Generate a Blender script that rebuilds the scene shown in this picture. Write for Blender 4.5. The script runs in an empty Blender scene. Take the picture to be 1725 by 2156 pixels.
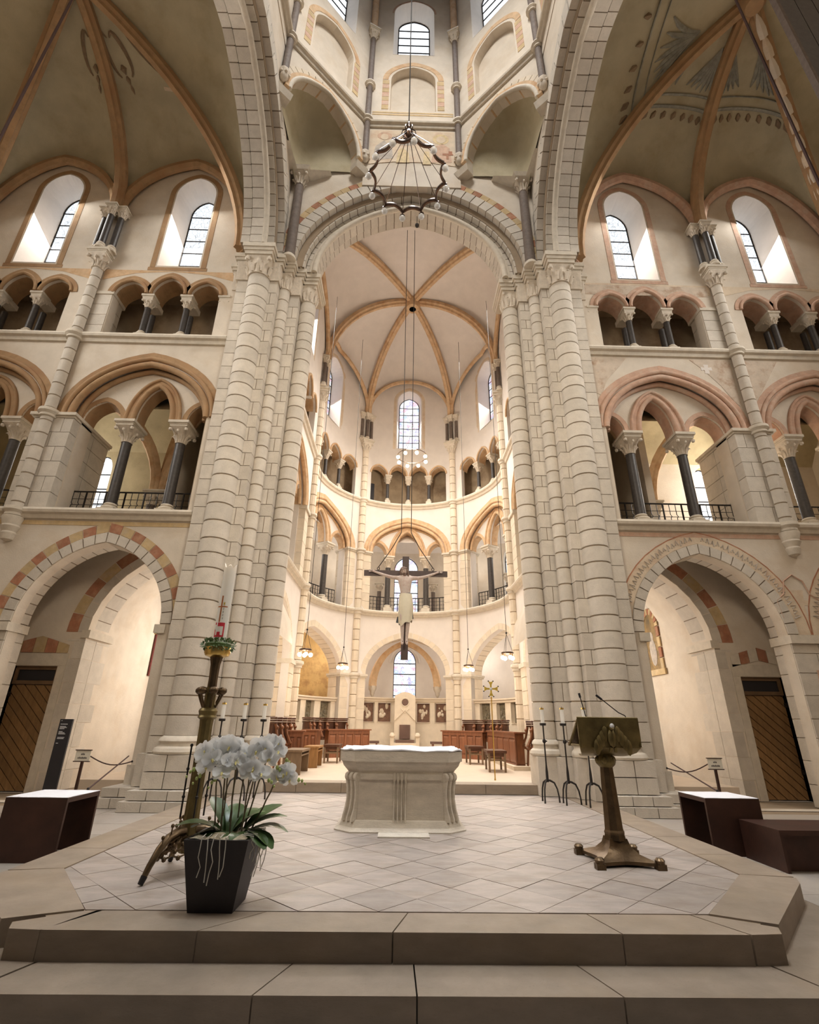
import bpy, math, random
from math import sin, cos, pi, sqrt, radians, acos, atan2, hypot
from mathutils import Vector, Matrix
from mathutils.geometry import delaunay_2d_cdt
random.seed(7)
SC = bpy.context.scene
C = SC.collection

# ------------------------------------------------------------------ camera
def setup_camera():
    p, r, y = radians(22.8), radians(0.8), radians(1.0)
    F = Vector((sin(y)*cos(p), cos(y)*cos(p), sin(p)))
    r0 = Vector((cos(y), -sin(y), 0)); u0 = r0.cross(F)
    R = cos(r)*r0 + sin(r)*u0; U = -sin(r)*r0 + cos(r)*u0
    cd = bpy.data.cameras.new('camera'); co = bpy.data.objects.new('camera', cd); C.objects.link(co)
    m = Matrix((R, U, -F)).transposed().to_4x4(); m.translation = (-0.11, 0, 1.30)
    co.matrix_world = m
    cd.sensor_fit = 'HORIZONTAL'; cd.sensor_width = 36; cd.lens = 36*1058/1725
    cd.clip_start = .05; cd.clip_end = 200
    SC.camera = co
setup_camera()

# ------------------------------------------------------------------ world, lights, exposure
W = bpy.data.worlds.new('world'); SC.world = W; W.use_nodes = True
W.node_tree.nodes['Background'].inputs[0].default_value = (.80, .88, 1, 1)
W.node_tree.nodes['Background'].inputs[1].default_value = .035
SC.view_settings.view_transform = 'Standard'; SC.view_settings.look = 'None'
SC.view_settings.gamma = 1; SC.view_settings.use_curve_mapping = False
SC.view_settings.exposure = 0.32
cy = SC.cycles
cy.use_denoising = True; cy.adaptive_threshold = .03; cy.max_bounces = 5; cy.diffuse_bounces = 4; cy.glossy_bounces = 2
cy.transmission_bounces = 2; cy.transparent_max_bounces = 4; cy.sample_clamp_indirect = 4
cy.caustics_reflective = False; cy.caustics_refractive = False
def area(name, loc, target, size, power, col, sy=None, spread=180):
    l = bpy.data.lights.new(name, 'AREA'); l.energy = power; l.color = col; l.size = size; l.spread = radians(spread)
    if sy: l.shape = 'RECTANGLE'; l.size_y = sy
    o = bpy.data.objects.new(name, l); C.objects.link(o); o.location = loc
    o.rotation_euler = (Vector(target)-Vector(loc)).to_track_quat('-Z', 'Y').to_euler()
    return o
def point(name, loc, power, col, r=.12, parent=None):
    l = bpy.data.lights.new(name, 'POINT'); l.energy = power; l.color = col; l.shadow_soft_size = r
    o = bpy.data.objects.new(name, l); C.objects.link(o); o.location = loc
    if parent: o.parent = parent
    return o
COOL = (.86, .92, 1); DAY = (1, .97, .92); WARM = (1, .86, .70); WW = (1, .93, .84)
area('lantern_daylight', (0, 7.6, 33), (0, 8.4, 0), 4, 120, COOL, None, 26)
area('lantern_window_daylight', (0, 3.6, 26), (0, 10, 14), 3, 430, DAY, None, 120)
for s in (-1, 1): area('nave_warm_fill', (s*4.5, -5, 13), (-s*1.5, 11, 7), 2.5, 105, (1, .84, .64), 4, 60)  # warm fill added behind the camera for pier fronts and steps, no actual lamps
for s in (-1, 1):   # daylight through the clerestory, gallery and aisle windows
    area('clerestory_daylight', (s*6.8, 10.9, 16), (s*5.5, 4, 6), 1.1, 120, DAY, 3)
    area('clerestory_daylight', (s*11, 10.9, 16), (s*7, 3, 5), 1.1, 120, DAY, 3)
    area('transept_end_daylight', (s*13.3, 6.2, 12), (s*-2, 9.6, 6), 4, 420, DAY, 6, 110)
    area('gallery_daylight', (s*10.6, 13.6, 8.2), (s*7, 12.6, 7.5), 1.0, 150 if s > 0 else 60, WW, 2)
    area('aisle_daylight', (s*4.6, 16.5, 3.4), (s*7.5, 13.6, 2), 1.2, 130, WW, 2)
    area('choir_daylight', (.2+s*3.3, 15, 16), (.2-s*3.7, 19.5, 3), 1.3, 125, DAY, 3, 90)
    area('choir_daylight', (.2+s*3.0, 19.5, 16), (.2-s*3.7, 16, 3), 1.2, 125, DAY, 3, 90)
area('choir_daylight', (.2, 21.7, 16), (.2, 13, 2), 1.2, 120, DAY, 3, 90)

for k in (-1.15, -.55, .55, 1.15):   # daylight of the ambulatory and tribune windows
    point('ambulatory_daylight', (.2+5.6*sin(k), 18.3+5.6*cos(k), 4.0), 45, WW, .4)
    point('tribune_daylight', (.2+5.3*sin(k), 18.3+5.3*cos(k), 8.3), 34, WW, .4)

# ------------------------------------------------------------------ mesh helpers
class M:
    def __init__(s): s.v = []; s.f = []
    def add(s, vs, fs):
        o = len(s.v); s.v += [tuple(v) for v in vs]; s.f += [tuple(i+o for i in f) for f in fs]; return s
    def hexa(s, p):
        return s.add(p, [(0,3,2,1),(4,5,6,7),(0,1,5,4),(1,2,6,5),(2,3,7,6),(3,0,4,7)])
    def box(s, x0, x1, y0, y1, z0, z1):
        return s.hexa([(x0,y0,z0),(x1,y0,z0),(x1,y1,z0),(x0,y1,z0),(x0,y0,z1),(x1,y0,z1),(x1,y1,z1),(x0,y1,z1)])
    def obox(s, c, size, m=None):
        a, b, d = size[0]/2, size[1]/2, size[2]/2
        ps = [Vector(q) for q in ((-a,-b,-d),(a,-b,-d),(a,b,-d),(-a,b,-d),(-a,-b,d),(a,-b,d),(a,b,d),(-a,b,d))]
        if m is not None: ps = [m @ q for q in ps]
        return s.hexa([q+Vector(c) for q in ps])
    def grid(s, rows, closed=False, cap0=False, cap1=False):
        n = len(rows[0]); vs = [p for r in rows for p in r]; fs = []
        for i in range(len(rows)-1):
            for j in range(n if closed else n-1):
                k = (j+1) % n; fs.append((i*n+j, i*n+k, (i+1)*n+k, (i+1)*n+j))
        if cap0: fs.append(tuple(range(n-1, -1, -1)))
        if cap1: fs.append(tuple((len(rows)-1)*n+j for j in range(n)))
        return s.add(vs, fs)
    def lathe(s, prof, c=(0,0,0), n=16, a0=0, a1=2*pi, cap=True):
        full = abs(a1-a0-2*pi) < 1e-6; k = n if full else n+1
        rows = [[(c[0]+r*cos(a0+(a1-a0)*j/n), c[1]+r*sin(a0+(a1-a0)*j/n), c[2]+z) for j in range(k)] for r, z in prof]
        return s.grid(rows, full, cap and full, cap and full)
    def tube(s, pts, r, n=6, closed=False, cap=True, up=None, flat=1.0):
        pts = [Vector(p) for p in pts]; N = len(pts); rows = []; prev = None
        for i, p in enumerate(pts):
            if closed: t = pts[(i+1) % N]-pts[i-1]
            else: t = pts[min(i+1, N-1)]-pts[max(i-1, 0)]
            if t.length < 1e-9: t = Vector((0,0,1))
            t.normalize()
            if prev is None:
                u = Vector(up) if up else (Vector((0,0,1)) if abs(t.z) < .9 else Vector((0,1,0)))
            else: u = prev
            u = u - t*u.dot(t)
            if u.length < 1e-6: u = t.orthogonal()
            u.normalize(); prev = u; w = t.cross(u)
            rr = r[i] if isinstance(r, (list, tuple)) else r
            rows.append([p+u*(rr*cos(2*pi*j/n))+w*(rr*flat*sin(2*pi*j/n)) for j in range(n)])
        if closed: rows.append(rows[0])
        return s.grid(rows, True, cap and not closed, cap and not closed)
    def ball(s, c, r, n=8, k=5, sc=(1,1,1)):
        prof = [(max(1e-4, sin(pi*i/k)), -cos(pi*i/k)) for i in range(k+1)]
        rows = [[(c[0]+r*sc[0]*q*cos(2*pi*j/n), c[1]+r*sc[1]*q*sin(2*pi*j/n), c[2]+r*sc[2]*z) for j in range(n)] for q, z in prof]
        return s.grid(rows, True)
    def prism(s, poly, f0, f1):
        n = len(poly); a = [f0(*p) for p in poly]; b = [f1(*p) for p in poly]
        return s.add(a+b, [tuple(range(n-1,-1,-1)), tuple(range(n, 2*n))]+[(i, (i+1) % n, n+(i+1) % n, n+i) for i in range(n)])
    def ext(s, m2):
        return s.add(m2.v, m2.f)
MESHES = {}
def mk(name, m, mat, smooth=None):
    me = bpy.data.meshes.new(name); me.from_pydata(m.v, [], m.f)
    if mat: me.materials.append(mat)
    if smooth is not None:
        me.polygons.foreach_set('use_smooth', [True]*len(me.polygons))
        me.set_sharp_from_angle(angle=smooth)
    return me
def ob(name, data, parent=None, loc=None, rot=None, scale=None):
    o = bpy.data.objects.new(name, data); C.objects.link(o)
    if parent: o.parent = parent
    if loc: o.location = loc
    if rot: o.rotation_euler = rot
    if scale: o.scale = scale
    return o
def part(name, m, mat, parent=None, smooth=None, **kw):
    return ob(name, mk(name, m, mat, smooth), parent, **kw)
def lab(o, label=None, cat=None, group=None, kind=None):
    if label: o['label'] = label
    if cat: o['category'] = cat
    if group: o['group'] = group
    if kind: o['kind'] = kind
    return o
def struct(name, m, mat, smooth=None, label=None):
    o = part(name, m, mat, None, smooth); o['kind'] = 'structure'
    if label: o['label'] = label
    return o
def sroot(name, label=None):
    o = ob(name, None); o['kind'] = 'structure'
    if label: o['label'] = label
    return o
def thing(name, label, cat, loc=(0,0,0), rz=0, group=None):
    return lab(ob(name, None, None, loc, (0,0,rz)), label, cat, group)
def tcopy(src, label, loc, rz=None, group=None):
    def rec(o, p):
        c = o.copy(); C.objects.link(c); c.parent = p
        for ch in o.children: rec(ch, c)
        return c
    c = rec(src, None); c.location = loc
    if rz is not None: c.rotation_euler = (0,0,rz)
    c['label'] = label
    if group: c['group'] = group
    return c
UNIT = {}
def stone(name, parent, x0, x1, y0, y1, z0, z1, mat, gap=.008):
    if mat.name not in UNIT: UNIT[mat.name] = mk('stone', M().box(-.5,.5,-.5,.5,-.5,.5), mat)
    return ob(name, UNIT[mat.name], parent, ((x0+x1)/2, (y0+y1)/2, (z0+z1)/2), None,
              (abs(x1-x0)-2*gap, abs(y1-y0)-2*gap, abs(z1-z0)-2*gap))

# ------------------------------------------------------------------ materials (procedural)
def pbr(name, col, rough=.8, metal=0.0, var=.12, scale=3.0, bump=.0, bscale=40., rand=0.0, spots=None, spot_scale=1.0, spot_amt=.5, pits=0.0, sheen=0, sub=0, stretch=None, emit=None, translu=0):
    m = bpy.data.materials.new(name); m.use_nodes = True
    nt = m.node_tree; b = nt.nodes['Principled BSDF']; L = nt.links.new; N = nt.nodes.new
    b.inputs['Roughness'].default_value = rough; b.inputs['Metallic'].default_value = metal
    geo = N('ShaderNodeNewGeometry'); pos = geo.outputs['Position']
    if stretch:
        mp = N('ShaderNodeMapping'); mp.inputs['Scale'].default_value = stretch; L(pos, mp.inputs[0]); pos = mp.outputs[0]
    def noise(sc, det=5, ro=.6):
        n = N('ShaderNodeTexNoise'); n.inputs['Scale'].default_value = sc; n.inputs['Detail'].default_value = det
        n.inputs['Roughness'].default_value = ro; L(pos, n.inputs['Vector']); return n.outputs['Fac']
    def ramp(fac, lo, hi, c0, c1):
        r = N('ShaderNodeValToRGB'); r.color_ramp.elements[0].position = lo; r.color_ramp.elements[1].position = hi
        r.color_ramp.elements[0].color = (*c0, 1); r.color_ramp.elements[1].color = (*c1, 1); L(fac, r.inputs[0]); return r.outputs[0]
    def mix(fac, a, c, mode='MIX'):
        x = N('ShaderNodeMix'); x.data_type = 'RGBA'; x.blend_type = mode
        if isinstance(fac, float): x.inputs[0].default_value = fac
        else: L(fac, x.inputs[0])
        for s_, v in ((6, a), (7, c)):
            if isinstance(v, tuple): x.inputs[s_].default_value = (*v, 1)
            else: L(v, x.inputs[s_])
        return x.outputs[2]
    c0 = tuple(c*(1-var) for c in col); c1 = tuple(min(1, c*(1+var)) for c in col)
    out = ramp(noise(scale), .3, .7, c0, c1)
    if spots:
        f = ramp(noise(spot_scale, 6, .65), .48, .68, (0,0,0), (spot_amt,)*3)
        out = mix(f, out, spots)
    if pits:
        f = ramp(noise(38, 3, .7), .60, .72, (0,0,0), (pits,)*3); out = mix(f, out, tuple(c*.35 for c in col))
    if rand:
        oi = N('ShaderNodeObjectInfo'); mr = N('ShaderNodeMapRange'); L(oi.outputs['Random'], mr.inputs[0])
        mr.inputs[3].default_value = 1-rand; mr.inputs[4].default_value = 1+rand*.6
        hs = N('ShaderNodeHueSaturation'); L(out, hs.inputs['Color']); L(mr.outputs[0], hs.inputs['Value']); out = hs.outputs[0]
    L(out, b.inputs['Base Color'])
    if bump:
        bp = N('ShaderNodeBump'); bp.inputs['Strength'].default_value = bump; bp.inputs['Distance'].default_value = .02
        L(noise(bscale, 4), bp.inputs['Height']); L(bp.outputs[0], b.inputs['Normal'])
    if translu:
        tb = N('ShaderNodeBsdfTranslucent'); L(out, tb.inputs[0]); mx = N('ShaderNodeMixShader'); mx.inputs[0].default_value = translu
        L(b.outputs[0], mx.inputs[1]); L(tb.outputs[0], mx.inputs[2]); L(mx.outputs[0], nt.nodes['Material Output'].inputs['Surface'])
    if emit:
        b.inputs['Emission Color'].default_value = (*emit[0], 1); b.inputs['Emission Strength'].default_value = emit[1]
    return m
def glassmat(name, col, strength, lead=.5, scale=9.0, tints=None, tscale=2.5, tamt=.5, sky=.0):
    """daylit leaded glass: a sheet that glows evenly with thin dark leads"""
    m = bpy.data.materials.new(name); m.use_nodes = True; nt = m.node_tree; N = nt.nodes.new; L = nt.links.new
    b = nt.nodes['Principled BSDF']; b.inputs['Base Color'].default_value = (.08,.08,.09,1); b.inputs['Roughness'].default_value = .2
    geo = N('ShaderNodeNewGeometry')
    v = N('ShaderNodeTexVoronoi'); v.feature = 'DISTANCE_TO_EDGE'; v.inputs['Scale'].default_value = scale; L(geo.outputs[0], v.inputs['Vector'])
    r = N('ShaderNodeValToRGB'); r.color_ramp.elements[0].position = .02; r.color_ramp.elements[1].position = .07
    k = 1-lead; r.color_ramp.elements[0].color = (k,k,k,1); r.color_ramp.elements[1].color = (1,1,1,1); L(v.outputs[0], r.inputs[0])
    mx = N('ShaderNodeMix'); mx.data_type = 'RGBA'; mx.blend_type = 'MULTIPLY'; mx.inputs[0].default_value = 1
    src = None
    if tints:
        v2 = N('ShaderNodeTexVoronoi'); v2.inputs['Scale'].default_value = tscale; L(geo.outputs[0], v2.inputs['Vector'])
        sp = N('ShaderNodeSeparateColor'); L(v2.outputs['Color'], sp.inputs[0])
        cr = N('ShaderNodeValToRGB'); cr.color_ramp.interpolation = 'CONSTANT'
        cr.color_ramp.elements[0].position = 0; cr.color_ramp.elements[0].color = (*col, 1)
        cr.color_ramp.elements[1].position = 1-tamt; cr.color_ramp.elements[1].color = (*tints[0], 1)
        for i, t in enumerate(tints[1:]):
            e = cr.color_ramp.elements.new(1-tamt+tamt*(i+1)/len(tints)); e.color = (*t, 1)
        L(sp.outputs[0], cr.inputs[0]); src = cr.outputs[0]
    if src: L(src, mx.inputs[6])
    else: mx.inputs[6].default_value = (*col, 1)
    L(r.outputs[0], mx.inputs[7]); L(mx.outputs[2], b.inputs['Emission Color']); b.inputs['Emission Strength'].default_value = strength
    return m
P = {}
P['plaster_tr'] = pbr('plaster_transept', (.47,.41,.28), .9, var=.10, scale=1.4, bump=.25, bscale=30, spots=(.35,.28,.16), spot_scale=.9, spot_amt=.55)
P['plaster_wall'] = pbr('plaster_wall', (.68,.60,.50), .9, var=.07, scale=2, bump=.25, bscale=30, spots=(.55,.42,.28), spot_scale=1.1, spot_amt=.35)
P['plaster_ch'] = pbr('plaster_choir', (.74,.68,.625), .9, var=.05, scale=2, bump=.2, bscale=30)
P['plaster_ochre'] = pbr('plaster_ochre', (.62,.40,.16), .9, var=.12, scale=2, bump=.2, spots=(.28,.13,.05), spot_scale=1.6, spot_amt=.8)
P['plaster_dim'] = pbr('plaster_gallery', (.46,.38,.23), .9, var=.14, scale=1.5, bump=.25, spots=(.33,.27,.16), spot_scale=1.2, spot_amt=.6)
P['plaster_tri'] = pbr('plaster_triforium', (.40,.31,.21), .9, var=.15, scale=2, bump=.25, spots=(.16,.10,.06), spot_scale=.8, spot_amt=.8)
P['stone'] = pbr('ashlar', (.62,.56,.48), .85, var=.08, scale=5, bump=.3, bscale=45, rand=.10, pits=.35)
P['mortar'] = pbr('mortar', (.22,.165,.115), .95, var=.1)
P['mortar_l'] = pbr('mortar_light', (.33,.25,.17), .95, var=.1)
P['stone_ch'] = pbr('choir_stone', (.71,.61,.48), .85, var=.07, scale=4, bump=.2, rand=.07)
P['trim'] = pbr('dressed_stone', (.64,.57,.47), .8, var=.1, scale=6, bump=.25)
P['red'] = pbr('red_painted_stone', (.40,.175,.10), .9, var=.2, scale=6, rand=.15, bump=.2, spots=(.55,.36,.22), spot_scale=5, spot_amt=.5)
P['yellow'] = pbr('yellow_painted_stone', (.56,.41,.22), .9, var=.15, scale=6, rand=.12, bump=.2, spots=(.6,.5,.36), spot_scale=5, spot_amt=.5)
P['ochre'] = pbr('ochre_painted_stone', (.40,.25,.13), .9, var=.2, scale=5, bump=.25, spots=(.30,.15,.07), spot_scale=2.5, spot_amt=.7)
P['ochre_l'] = pbr('pale_ochre_stone', (.62,.43,.26), .9, var=.15, scale=5, bump=.2, spots=(.48,.25,.11), spot_scale=3, spot_amt=.7)
P['rose'] = pbr('rose_stone', (.56,.36,.26), .9, var=.15, scale=5, bump=.2, spots=(.62,.50,.40), spot_scale=4, spot_amt=.6)
P['slate'] = pbr('slate_shaft', (.055,.047,.043), .45, var=.25, scale=14, bump=.1)
P['shaft'] = pbr('grey_shaft', (.15,.115,.095), .75, var=.2, scale=10, bump=.1)
P['cap'] = pbr('carved_capital', (.66,.58,.48), .85, var=.12, scale=9, bump=.4, bscale=25)
P['floor'] = pbr('floor_limestone', (.38,.325,.285), .5, var=.16, scale=3.5, bump=.08, rand=.15, pits=.15, spots=(.29,.225,.17), spot_scale=2.2, spot_amt=.7, stretch=(1,2.2,1))
P['step'] = pbr('step_limestone', (.30,.235,.175), .6, var=.16, scale=3, bump=.1, rand=.06, pits=.2, spots=(.30,.22,.14), spot_scale=1.2, spot_amt=.5, stretch=(1,1,3))
P['floor_l'] = pbr('paving', (.40,.35,.30), .7, var=.15, scale=2, bump=.15, rand=.15, spots=(.3,.25,.2), spot_scale=2, spot_amt=.5)
P['choir_floor'] = pbr('choir_floor', (.60,.49,.38), .6, var=.05, scale=3)
P['altar'] = pbr('altar_travertine', (.64,.575,.48), .8, var=.12, scale=4, bump=.35, bscale=22, pits=.45, stretch=(1,1,3))
P['white'] = pbr('white_linen', (.86,.86,.90), .8, var=.03, scale=20, bump=.1)
P['wax'] = pbr('wax', (.95,.93,.88), .45, var=.02, translu=.3)
P['bronze'] = pbr('bronze_olive', (.20,.15,.06), .42, .75, var=.3, scale=6, bump=.2, bscale=18)
P['bronze_b'] = pbr('bronze_brown', (.13,.085,.045), .35, .8, var=.3, scale=8, bump=.15)
P['bronze_d'] = pbr('dark_bronze_plate', (.055,.022,.014), .5, .3, var=.3, scale=3, bump=.08)
P['iron'] = pbr('wrought_iron', (.035,.03,.028), .5, .6, var=.2)
P['brass'] = pbr('polished_brass', (.75,.52,.16), .25, 1.0, var=.1)
P['gold'] = pbr('gilded', (.78,.56,.10), .35, .7, var=.15, scale=20)
P['chand'] = pbr('chandelier_bronze', (.09,.055,.04), .28, .85, var=.25, scale=12)
P['wood_d'] = pbr('oak_dark', (.20,.075,.03), .4, var=.25, scale=3, stretch=(6,6,1), bump=.08, rand=.1)
P['wood_m'] = pbr('oak_mid', (.235,.09,.042), .45, var=.25, scale=3, stretch=(6,6,1), bump=.08, rand=.12)
P['wood_bk'] = pbr('oak_blackened', (.09,.035,.018), .35, var=.25, scale=4, bump=.08)
P['wood_b'] = pbr('bench_oak', (.20,.13,.075), .5, var=.2, scale=3, stretch=(6,6,1))
P['wood_o'] = pbr('bench_oak_orange', (.36,.19,.07), .5, var=.2, scale=3, stretch=(6,6,1))
P['door'] = pbr('door_plank', (.30,.165,.065), .55, var=.22, scale=3, stretch=(5,5,1), bump=.12, rand=.15)
P['frame'] = pbr('door_frame', (.17,.10,.05), .55, var=.2, scale=4)
P['black'] = pbr('black_panel', (.022,.02,.024), .5, var=.1)
P['pot'] = pbr('pot_anthracite', (.022,.016,.017), .55, var=.15, scale=10, bump=.1, bscale=80)
P['leaf'] = pbr('orchid_leaf', (.045,.095,.022), .35, var=.3, scale=7)
P['stem'] = pbr('orchid_stem', (.13,.10,.05), .6, var=.2)
P['petal'] = pbr('orchid_petal', (.97,.97,.96), .6, var=.01, translu=.45)
P['lip'] = pbr('orchid_lip', (.80,.70,.28), .6, var=.1)
P['bud'] = pbr('orchid_bud', (.42,.50,.16), .6, var=.15)
P['root'] = pbr('orchid_root', (.60,.57,.50), .8, var=.1)
P['moss'] = pbr('moss', (.48,.42,.30), .95, var=.35, scale=25, bump=.6, bscale=60)
P['box'] = pbr('box_leaf', (.06,.105,.02), .5, var=.4, scale=30)
P['skin'] = pbr('polychrome_skin', (.56,.47,.42), .6, var=.08, scale=10, spots=(.40,.18,.14), spot_scale=18, spot_amt=.5)
P['skin_d'] = pbr('hair_paint', (.17,.11,.085), .7, var=.15)
P['loin'] = pbr('loincloth_paint', (.66,.60,.46), .7, var=.08)
P['loin_d'] = pbr('loincloth_lining', (.05,.055,.065), .7, var=.2)
P['cross'] = pbr('cross_wood', (.075,.05,.045), .6, var=.2, scale=4)
P['cable'] = pbr('steel_cable', (.06,.055,.05), .5, .5)
P['bulb'] = pbr('bulb_off', (.62,.62,.62), .15, var=.02)
P['bulb_on'] = pbr('bulb_lit', (1,.9,.7), .3, emit=((1,.82,.55), 9.0))
P['sign'] = pbr('sign_card', (.74,.69,.58), .7, var=.04)
P['ink'] = pbr('ink', (.05,.04,.04), .8)
P['whiteink'] = pbr('white_print', (.8,.8,.8), .8)
P['redwax'] = pbr('red_wax', (.62,.02,.06), .5)
P['relief'] = pbr('relief_board', (.17,.085,.05), .5, var=.35, scale=14, bump=.8, bscale=14)
P['relief_g'] = pbr('relief_grille', (.17,.14,.09), .5, var=.5, scale=16, bump=.9, bscale=16)
P['cushion'] = pbr('dark_cushion', (.15,.09,.07), .9, var=.15)
P['rope'] = pbr('rope', (.07,.035,.03), .8)
P['picture'] = pbr('old_painting', (.30,.19,.07), .6, var=.5, scale=6, spots=(.07,.06,.04), spot_scale=3, spot_amt=.9)
P['redpic'] = pbr('crimson_panel', (.14,.02,.015), .6, var=.2)
P['fresco'] = pbr('fresco_ground', (.68,.56,.42), .9, var=.12, scale=3, bump=.2, spots=(.55,.36,.24), spot_scale=2.2, spot_amt=.6)
P['fresco_r'] = pbr('fresco_red', (.58,.39,.28), .9, var=.2, scale=6)
P['fresco_y'] = pbr('fresco_yellow', (.65,.51,.30), .9, var=.2, scale=8)
P['fresco_g'] = pbr('fresco_grey', (.47,.41,.35), .9, var=.25, scale=6)
P['fresco_m'] = pbr('worn_mural', (.60,.50,.40), .9, var=.12, scale=4, bump=.2, spots=(.40,.26,.17), spot_scale=3.2, spot_amt=.9)
P['paint_b'] = pbr('vault_paint_brown', (.27,.19,.12), .9, var=.2, scale=6)
P['paint_g'] = pbr('vault_paint_grey', (.31,.30,.25), .9, var=.25, scale=7)
P['glass'] = glassmat('clear_leaded_glass', (.86,.93,1.0), 1.1, .55, 7)
P['glass_w'] = glassmat('plain_daylit_glass', (.90,.95,1.0), 1.3, .25, 5)
P['glass_c'] = glassmat('stained_glass', (.93,.95,1.0), 1.1, .5, 8, [(.66,.64,1.0),(1.0,.62,.74),(.62,.76,1.0),(.80,.74,1.0)], 6, .34)
# ------------------------------------------------------------------ architecture helpers
PHI = radians(78)
def apt(a, h, q, t=0.0):
    """point at q in 0..1 from spring (q=0) to apex (q=1) on the right half of a pointed arch"""
    th = PHI*q
    return (a+t)*(1-(1-cos(th))/(1-cos(PHI))), (h+t)*sin(th)/sin(PHI)
def arch(a, h, t=0.0, n=8):
    r = [apt(a, h, i/n, t) for i in range(n+1)]
    return [(-x, z) for x, z in r]+r[-2::-1]
def shift(pts, u, z): return [(p[0]+u, p[1]+z) for p in pts]
def voussoirs(parent, f, uc, zs, a, h, t0, t1, d0, d1, n, mats, gap=.012, name='voussoir', bed='mortar', q0=0.0, bedname='mortar_bed', sides=(-1, 1)):
    L = h*1.2+a*.4
    g = gap/L
    for sgn in sides:
        for i in range(n):
            qa, qb = q0+(1-q0)*i/n+g, q0+(1-q0)*(i+1)/n-g
            m = M(); rows = []
            for k in range(3):
                q = qa+(qb-qa)*k/2
                x0, z0 = apt(a, h, q, t0+gap*.5); x1, z1 = apt(a, h, q, t1-gap*.5)
                rows.append([f(uc+sgn*x0, zs+z0, d0), f(uc+sgn*x1, zs+z1, d0), f(uc+sgn*x1, zs+z1, d1), f(uc+sgn*x0, zs+z0, d1)])
            m.grid(rows, True, True, True)
            mt = mats[(i+(1 if sgn > 0 and len(mats) > 1 and n % 2 else 0)) % len(mats)] if isinstance(mats, list) else mats
            part(name, m, mt, parent)
    if bed:
        m = M(); rows = []
        for sgn, rng in ((-1, range(0, 17)), (1, range(15, -1, -1))) if len(sides) == 2 else ((1, range(16, -1, -1)),):
            for i in rng:
                x0, z0 = apt(a, h, q0+(1-q0)*i/16, t0+.015); x1, z1 = apt(a, h, q0+(1-q0)*i/16, t1-.012)
                rows.append([f(uc+sgn*x0, zs+z0, d0+.02), f(uc+sgn*x1, zs+z1, d0+.02), f(uc+sgn*x1, zs+z1, d1-.01), f(uc+sgn*x0, zs+z0, d1-.01)])
        m.grid(rows, True, True, True); part(bedname, m, P[bed], parent)
def ring(parent, f, uc, zs, a, h, t0, t1, d0, d1, mat, name='arch_band', n=10):
    m = M(); rows = []
    for sgn, rng in ((-1, range(0, n+1)), (1, range(n-1, -1, -1))):
        for i in rng:
            x0, z0 = apt(a, h, i/n, t0); x1, z1 = apt(a, h, i/n, t1)
            rows.append([f(uc+sgn*x0, zs+z0, d0), f(uc+sgn*x1, zs+z1, d0), f(uc+sgn*x1, zs+z1, d1), f(uc+sgn*x0, zs+z0, d1)])
    m.grid(rows, True, True, True)
    return part(name, m, mat, parent)
def roll(parent, f, uc, zs, a, h, t, d, r, mat, name='roll_moulding', n=12, k=8):
    pts = [f(uc+u, zs+z, d) for u, z in arch(a, h, t, n)]
    return part(name, M().tube(pts, r, k), mat, parent, .9)
def inside(p, poly):
    x, y = p; c = False; j = len(poly)-1
    for i in range(len(poly)):
        xi, yi = poly[i]; xj, yj = poly[j]
        if (yi > y) != (yj > y) and x < (xj-xi)*(y-yi)/(yj-yi)+xi: c = not c
        j = i
    return c
def subdiv(poly, step):
    out = []
    for i, p in enumerate(poly):
        q = poly[(i+1) % len(poly)]; n = max(1, int(math.ceil(abs(q[0]-p[0])/step-1e-6)))
        out += [(p[0]+(q[0]-p[0])*k/n, p[1]+(q[1]-p[1])*k/n) for k in range(n)]
    return out
def panel(outline, holes, f, d0, d1, step=None, m=None, back=True):
    m = m or M()
    if step: outline = subdiv(outline, step); holes = [subdiv(h, step) for h in holes]
    vs, es = [], []
    for poly in [outline]+holes:
        o = len(vs); vs += [Vector(p) for p in poly]; es += [(o+i, o+(i+1) % len(poly)) for i in range(len(poly))]
    if step:
        us = [p[0] for p in outline]; zs = [p[1] for p in outline]
        nu = int((max(us)-min(us))/step); nz = max(1, int((max(zs)-min(zs))/1.2))
        for i in range(1, nu):
            for j in range(1, nz):
                vs.append(Vector((min(us)+(max(us)-min(us))*i/nu+.0013*j, min(zs)+(max(zs)-min(zs))*j/nz+.0017*i)))
    V, E_, Fc = delaunay_2d_cdt(vs, es, [], 0, 1e-5)[:3]
    tri = []
    for t in Fc:
        c = (sum(V[i][0] for i in t)/3, sum(V[i][1] for i in t)/3)
        if inside(c, outline) and not any(inside(c, h) for h in holes): tri.append(t)
    m.add([f(v[0], v[1], d0) for v in V], tri)
    if back: m.add([f(v[0], v[1], d1) for v in V], tri)
    if d1 != d0:
        for poly in [outline]+holes:
            m.grid([[f(p[0], p[1], d0), f(p[0], p[1], d1)] for p in poly+[poly[0]]])
    return m
def arcade(ops, zb, n=6):
    pts = []
    for uc, a, h, zs in ops: pts += shift(arch(a, h, 0, n), uc, zs)
    return [(ops[0][0]-ops[0][1], zb)]+pts+[(ops[-1][0]+ops[-1][1], zb)]
def win_poly(uc, a, z0, zs, h, n=7): return [(uc-a, z0)]+shift(arch(a, h, 0, n), uc, zs)+[(uc+a, z0)]
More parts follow.
